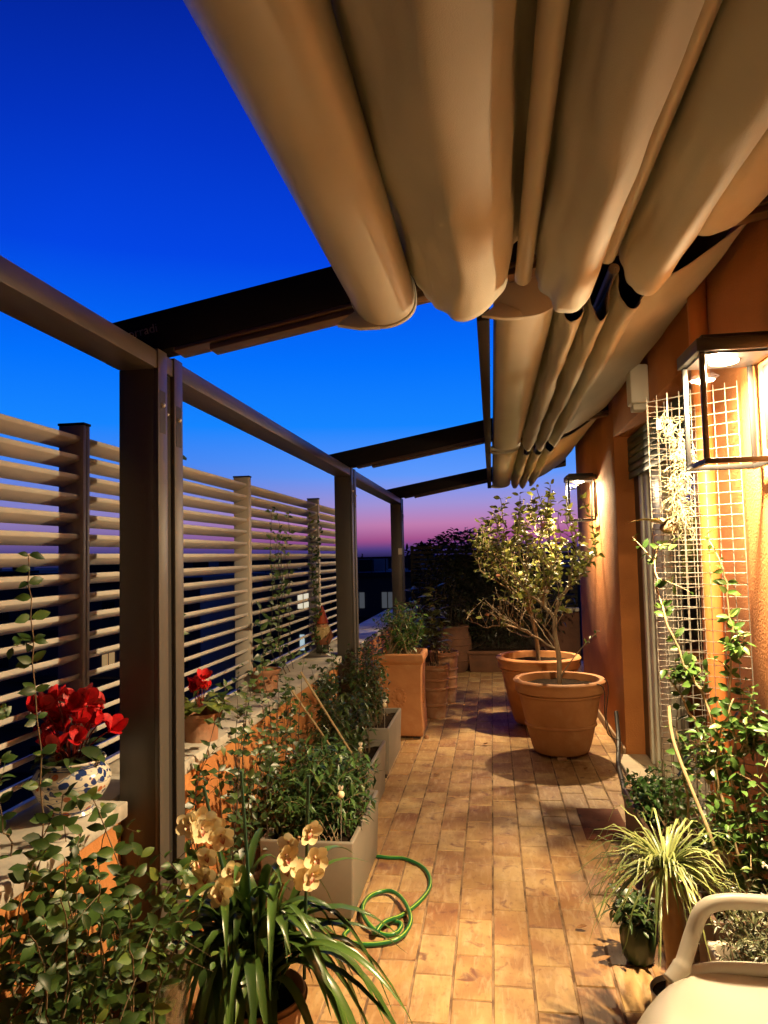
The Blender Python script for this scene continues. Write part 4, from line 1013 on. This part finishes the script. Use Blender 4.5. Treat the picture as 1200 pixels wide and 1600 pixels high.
for (c, r, n) in (((.80, 2.96, .88), (.13, .08, .16), 15), ((.90, 2.88, 1.02), (.07, .07, .16), 17), ((.90, 2.86, .62), (.08, .09, .20), 15), ((.78, 2.9, .62), (.10, .07, .13), 14), ((.72, 3.03, 1.13), (.09, .05, .05), 12), ((.885, 2.90, 1.26), (.05, .05, .05), 7)):
    for k in range(n): twig_leaves(bl, bs, curve_to(V(c) + V((rnd(-.03, .03), 0, -r[2])), in_ell(c, r, .2), .2, .02, 5), .044, .021, 9, .0022, .2, .85, True)
bs.build('stems', M['cane'], t, smooth=True); bl.build('foliage', M['lf_bright'], t, smooth=True, angle=180)
tag(MB().tube(spline([(.655, 3.0, 1.0), (.66, 2.95, .86), (.735, 2.84, .60), (.76, 2.80, .50)]), [.007] * 19, 8).build('dry_cane', M['cane'], None, smooth=True), 'thick pale dry cane slanting down in front of the trellis to the spiky plant', 'cane')
bush('herb_clump', 'dark green parsley like herbs in the brown planter', 'herb', (.79, 3.85, .29), (.10, .26), (.79, 3.88, .40), (.19, .32, .12), 120, .034, .022, 12, 'lf_herb', spread=.7, full=True)
random.seed(41)
bush('rosemary', 'white flowered rosemary bush in the pale planter behind the chair arm', 'shrub', (.80, 2.42, .27), (.10, .14), (.82, 2.42, .43), (.20, .24, .20), 150, .032, .008, 24, 'lf_rose', 'stem', shell=.3, spread=.6)
rm = [o for o in bpy.data.objects if o.name == 'rosemary'][0]; b = MB()
for k in range(46):
    p = in_ell((.81, 2.40, .45), (.19, .23, .20), .8)
    for j in range(4): b.leaf(p, rv(1), V((0, 0, 1)), .011, .008, .1, .2)
b.build('blossoms', M['whiteflower'], rm)
bush('low_plant', 'dark green ground plant in shadow under the chair side rail', 'plant', (.82, 2.05, .04), (.06, .06), (.82, 2.05, .16), (.14, .13, .13), 60, .04, .018, 10, 'lf_herb')
round_pot('low_clay_pot', (.82, 2.05), .12, .09, 'low clay saucer pot under the chair side rail', m='terra_old', rb=.09, rim=.02)

box_planter(.70, .962, 2.70, 2.94, .34, M['planter_brown'], 'dark brown planter at the foot of the trellis, jasmine canes rising from it', False, None)
# ponytail plant in metal pot
px, py = .565, 2.60
mp_ = thing('metal_pot', (px, py, 0), 'shiny metal pot holding the thick trunked spiky plant', 'plant pot')
fixn(MB().lathe([(0, .002), (.075, .002), (.083, .01), (.093, .16), (.096, .163), (.093, .166), (.088, .15), (.086, .13)], (px, py, 0), 40).build('body', M['silver'], mp_, smooth=True))
MB().lathe([(0, .152), (.0875, .150)], (px, py, 0), 24).build('soil', M['soil'], mp_)
pt = thing('ponytail_palm', (px, py, .14), 'spiky plant with thin pale arching leaves on a thick brown trunk', 'plant')
MB().tube(spline([(px, py, .12), (px + .004, py, .24), (px - .012, py + .02, .40), (px - .02, py + .04, .54)]), [.052 - .001 * i for i in range(19)], 16).build('trunk', M['trunk'], pt, smooth=True, angle=180)
bl = MB()
for k in range(230):
    az = rnd(0, 6.283); L_ = rnd(.12, .33); a = V((px - .02, py + .04, .53)); el = rnd(.05, 1.2); q = []
    d = V((math.cos(az), math.sin(az), 0))
    for i in range(9):
        t = i / 8; q.append(a + d * L_ * t * math.cos(el * .7) * 1.05 + V((0, 0, L_ * (math.sin(el) * t * 1.3 - 1.0 * t ** 2.4 * rnd(.7, 1.0)))))
    bl.strap(q, rnd(.005, .0095), fold=.2)
bl.build('leaves', M['lf_spider'], pt, smooth=True, angle=180)
gp = thing('green_pot', (.56, 3.05, 0), 'dark green ribbed pot in shadow by the tile floor', 'plant pot')
b = MB(); n = 40; prof = [(0, .001), (.045, .001), (.056, .02), (.068, .08), (.066, .125), (.056, .15), (.05, .135)]
for r_, z_ in prof:
    for j in range(n):
        a = 2 * math.pi * j / n; rr_ = r_ * (1 + .035 * math.cos(a * 10)); b.v.append((.52 + rr_ * math.cos(a), 3.08 + rr_ * math.sin(a), z_))
for i in range(len(prof) - 1):
    for j in range(n): a = i * n + j; c = i * n + (j + 1) % n; b.f.append((a, c, c + n, a + n))
fixn(b.build('body', M['greenpot'], gp, smooth=True))
bush('pot_succulent', 'dark fleshy leaved plant in the green ribbed pot', 'plant', (.52, 3.08, .12), (.03, .03), (.505, 3.08, .20), (.10, .09, .08), 46, .06, .020, 7, 'lf_dark', full=True)

# ------------------------------------------------------------------ chair
ch = thing('garden_chair', (.62, 1.88, 0), 'white plastic garden armchair cut off at the bottom right corner', 'chair')
b = MB(); NX, NY = 26, 22; SX0, SX1, SY0, SY1 = .30, .86, 1.58, 2.16
def seatz(u, v):   # u front->back, v near->far
    z = .478 - .045 * math.sin(min(1, u * 1.1) * math.pi) * (1 - abs(2 * v - 1) ** 3) - .02 * u
    if u < .22: z -= .11 * ((.22 - u) / .22) ** 2
    e = abs(2 * v - 1)
    if e > .72: z -= .012 * ((e - .72) / .28) ** 2
    return z
vs = []; fs = []
for i in range(NX + 1):
    for j in range(NY + 1):
        u = i / NX; v = j / NY; e = abs(2 * v - 1)
        fr = .12 * (e ** 3.2) * (1 - u)
        x = SX0 + (SX1 - SX0) * u + fr; y = SY0 + (SY1 - SY0) * v
        vs.append((x, y, seatz(u, v)))
for i in range(NX):
    for j in range(NY): a = i * (NY + 1) + j; fs.append((a, a + NY + 1, a + NY + 2, a + 1))
b.add(vs, fs); o = b.build('seat', M['chair'], ch, smooth=True, angle=180)
so = o.modifiers.new('thickness', 'SOLIDIFY'); so.thickness = .012; so.offset = -1
for s, yy in ((1, 2.185), (-1, 1.555)):
    yi = yy - s * .03
    MB().tube(spline([(.44, yi - s * .02, .44), (.475, yi, .475), (.51, yy, .54), (.545, yy + s * .012, .605), (.60, yy + s * .016, .628), (.70, yy + s * .016, .630), (.86, yy + s * .010, .625), (.93, yy - s * .03, .62)], 7), [.025] * 8 + [.021] * 42, 16).build('armrest', M['chair'], ch, smooth=True, angle=180)
    MB().tube(spline([(.45, yi - s * .01, .448), (.56, yi + s * .02, .462), (.72, yi + s * .02, .465), (.92, yi - s * .03, .47)], 6), .017, 14).build('side_rail', M['chair'], ch, smooth=True, angle=180)
    MB().tube([(.46, yy - s * .03, .43), (.42, yy + s * .0, .002)], [.024, .016], 14).build('leg', M['chair'], ch, smooth=True)
    MB().tube([(.90, yy - s * .04, .66), (.90, yy - s * .03, .44), (.93, yy, .002)], [.02, .022, .016], 14).build('leg', M['chair'], ch, smooth=True)
b = MB(); vs = []; fs = []
for i in range(15):
    for j in range(17):
        u = i / 14; v = j / 16; yy = 1.58 + .58 * v; cv = (2 * v - 1) ** 2
        vs.append((.875 + .085 * u - .05 * cv, yy, .425 + .40 * u - .05 * cv * u))
for i in range(14):
    for j in range(16): a = i * 17 + j; fs.append((a, a + 17, a + 18, a + 1))
b.add(vs, fs); o = b.build('backrest', M['chair'], ch, smooth=True, angle=180); so = o.modifiers.new('thickness', 'SOLIDIFY'); so.thickness = .012

# ------------------------------------------------------------------ small floor things
def floorpts(px): return px
hz = .011
hp = [(-.98, 3.52, .10), (-.90, 3.40, .045), (-.80, 3.27, hz), (-.70, 3.24, hz), (-.655, 3.20, hz), (-.665, 3.13, hz), (-.61, 3.08, hz), (-.51, 3.085, hz), (-.425, 3.13, .02), (-.395, 3.25, .034), (-.45, 3.43, .034), (-.53, 3.54, .022), (-.61, 3.50, .016),
      (-.625, 3.36, .024), (-.58, 3.22, .030), (-.51, 3.165, hz), (-.45, 3.18, hz), (-.44, 3.26, hz), (-.50, 3.27, hz), (-.545, 3.19, hz), (-.53, 3.14, .030), (-.50, 3.20, .045), (-.44, 3.34, .012), (-.37, 3.50, hz), (-.345, 3.66, hz), (-.39, 3.83, hz), (-.50, 3.94, hz), (-.60, 3.95, hz), (-.69, 3.97, hz)]
hs = thing('garden_hose', (-.5, 3.4, 0), 'green garden hose lying in a loose loop on the tiles', 'hose')
q = spline(hp, 8); MB().tube(q, .0098, 12).build('tube', M['hose'], hs, smooth=True, angle=180)
MB().tube([p + V((.0035, -.002, .0075)) for p in q], .0028, 6).build('stripe', M['hose_line'], hs, smooth=True, angle=180)
tag(MB().box(.470, .72, 4.30, 4.80, .004, .012).build('rust_plate', M['rust'], None, bevel=.002), 'dark rust red square plate on the floor beside the brown planter', 'plate')
cbx, cby = P1
c1 = [(cbx + .20, cby - .20, .548), (cbx + .26, cby - .245, .59), (cbx + .31, cby - .26, .55), (cbx + .31, cby - .26, .38), (cbx + .33, cby - .22, .22), (cbx + .38, cby - .18, .16), (cbx + .40, cby - .25, .06), (cbx + .40, cby - .40, .02), (.88, 5.3, .04)]
c2 = [(cbx + .30, cby - .08, .56), (cbx + .345, cby - .09, .60), (cbx + .365, cby - .10, .53), (cbx + .34, cby - .12, .32), (cbx + .37, cby - .14, .18), (cbx + .42, cby - .15, .15)]
kb = thing('power_cable', (cbx + .3, cby - .2, 0), 'thin black cables looping over the rim of the nearer camellia pot', 'cable')
MB().tube(spline(c1, 6), .004, 7).build('cable', M['cable'], kb, smooth=True); MB().tube(spline(c2, 6), .004, 7).build('cable', M['cable'], kb, smooth=True)
tag(MB().tube(spline([(.955, 6.25, .30), (.935, 6.05, .14), (.88, 5.75, .035), (.84, 5.35, .022), (.80, 4.9, .02), (.83, 4.45, .02)], 6), .017, 10).build('black_hose', M['cable'], None, smooth=True), 'thick black hose lying between the big pot and the door sill', 'hose')
b = MB(); random.seed(51)
lfm = mat('fallen', (.40, .22, .09), (.24, .11, .045), 30, .8)
for i, (x_, y_) in enumerate(((-.42, 5.45), (-.12, 6.35), (.30, 3.30), (.36, 3.05), (.62, 5.65), (.80, 5.55))):
    tag(MB().leaf((x_, y_, .008), rv(1) * V((1, 1, .1)), V((0, 0, 1)), .05, .03, -.25, .3, True).build('fallen_leaf', lfm, None, smooth=True),
        ['curled dry leaf on the tiles in front of the square terracotta pot', 'curled dry leaf on the tiles left of the big pots', 'dry leaf on the shaded tiles near the green pot', 'dry leaf just in front of the green pot', 'dry leaf in the shadow by the big pot', 'dry leaf near the door sill'][i], 'leaf', 'fallen leaves')

# ------------------------------------------------------------------ the city beyond
random.seed(61)
def building(x, y, w, d, zt, rot, label, lit, cols=6, rows=4, fh=3.1, terrace=False):
    t = thing('apartment_building', (x, y, -23), label, 'building', 'apartment blocks beyond the terrace')
    MB().box(x - w / 2, x + w / 2, y - d / 2, y + d / 2, -23, zt).build('wall', M['city_wall'], t)
    b = MB().box(x - w / 2 - .3, x + w / 2 + .3, y - d / 2 - .3, y + d / 2 + .3, zt + .001, zt + .35); b.build('roof', M['city_roof'], t)
    b = MB().box(x - w * .2, x + w * .12, y - d * .25, y + d * .2, zt + .351, zt + 1.3).box(x + w * .3, x + w * .38, y - 1, y + 1, zt + .351, zt + 1.6)
    for k in range(4): xx = x + rnd(-.45, .45) * w; b.tube([(xx, y, zt + .3), (xx, y, zt + rnd(1.2, 2.2))], .04, 5)
    if terrace:
        for k in range(12): xx = x - w * .48 + k * w * .08; b.box(xx, xx + .06, y - d / 2, y - d / 2 + .06, zt + .351, zt + 1.4)
        b.box(x - w * .48, x + w * .42, y - d / 2 - .01, y - d / 2 + .07, zt + 1.4, zt + 1.48)
    b.build('rooftop', M['city_roof'], t)
    ww, hh = min(.75, w / cols * .4), 1.15
    wm = bpy.data.meshes
    def frontm(nm, m): o = MB().box(-ww / 2, ww / 2, -.06, .0, -hh / 2, hh / 2); return o, m
    protos = {}
    for r_ in range(rows):
        for c in range(cols):
            key = lit.get((r_, c), 'win_dark' if rnd(0, 1) > .16 else random.choice(['win_dim', 'win_dim', 'win_amber'])); mb = MB().box(-.42, -.05, -.06, -.002, -hh / 2, hh / 2).box(.05, .42, -.06, -.002, -hh / 2, hh / 2) if key != 'win_cool' else MB().box(-.30, .05, -.06, -.002, -hh / 2, hh / 2)
            xx = x - w / 2 + w * (c + .5) / cols; zz = zt - 1.7 - r_ * fh
            if key not in protos:
                o = mb.build('window', M[key], None); protos[key] = o
            else: o = protos[key].copy(); COL.objects.link(o)
            o.parent = t; o.location = (xx - x, -d / 2, zz + 23)
    b = MB()
    for r_ in range(rows): b.box(x - w / 2 + .4, x + w / 2 - .4, y - d / 2 - .9, y - d / 2 - .001, zt - 3.05 - r_ * fh, zt - 2.85 - r_ * fh)
    b.build('balconies', M['city_roof'], t); t.rotation_euler.z = R(rot); return t
building(-10.5, 60, 13, 12, .1, -4, 'dark apartment block between the middle and far posts with lit pale windows', {(0, 3): 'win_dim', (1, 3): 'win_lit', (1, 4): 'win_lit', (1, 5): 'win_lit', (2, 3): 'win_lit', (2, 5): 'win_cool', (2, 4): 'win_lit', (0, 4): 'win_dim', (1, 1): 'win_cool', (0, 1): 'win_lit'}, terrace=True)
building(-26, 52, 15, 14, .2, 0, 'dark apartment block seen through the slats left of the gnome, one amber window', {(1, 2): 'win_amber', (0, 4): 'win_lit', (2, 1): 'win_dim', (1, 4): 'win_dim'})
building(-37, 70, 13, 12, .4, 8, 'dark block behind the slats above the small relief pot, paired lit windows', {(1, 2): 'win_lit', (1, 3): 'win_cool', (0, 1): 'win_dim', (2, 4): 'win_lit'})
building(-60, 75, 22, 15, .6, 18, 'wide dark block through the slats right of the thickest post', {(1, 4): 'win_lit', (2, 2): 'win_dim', (0, 3): 'win_lit'})
building(-66, 56, 20, 15, -.8, 30, 'dark block glimpsed through the slats left of the thickest post', {(1, 3): 'win_lit', (1, 2): 'win_dim', (0, 4): 'win_lit'})
building(-112, 78, 30, 18, .9, 38, 'far long block with rooftop chimneys at the left edge', {(1, 3): 'win_lit', (1, 4): 'win_cool', (0, 2): 'win_dim'})
building(-3, 95, 26, 14, -.5, 0, 'distant block behind the far pergola post', {(0, 2): 'win_lit', (1, 3): 'win_cool'})
building(-45, 190, 80, 20, 1.2, 3, 'faraway wide block on the horizon line', {(1, 2): 'win_lit', (0, 5): 'win_dim'}, 12, 3)
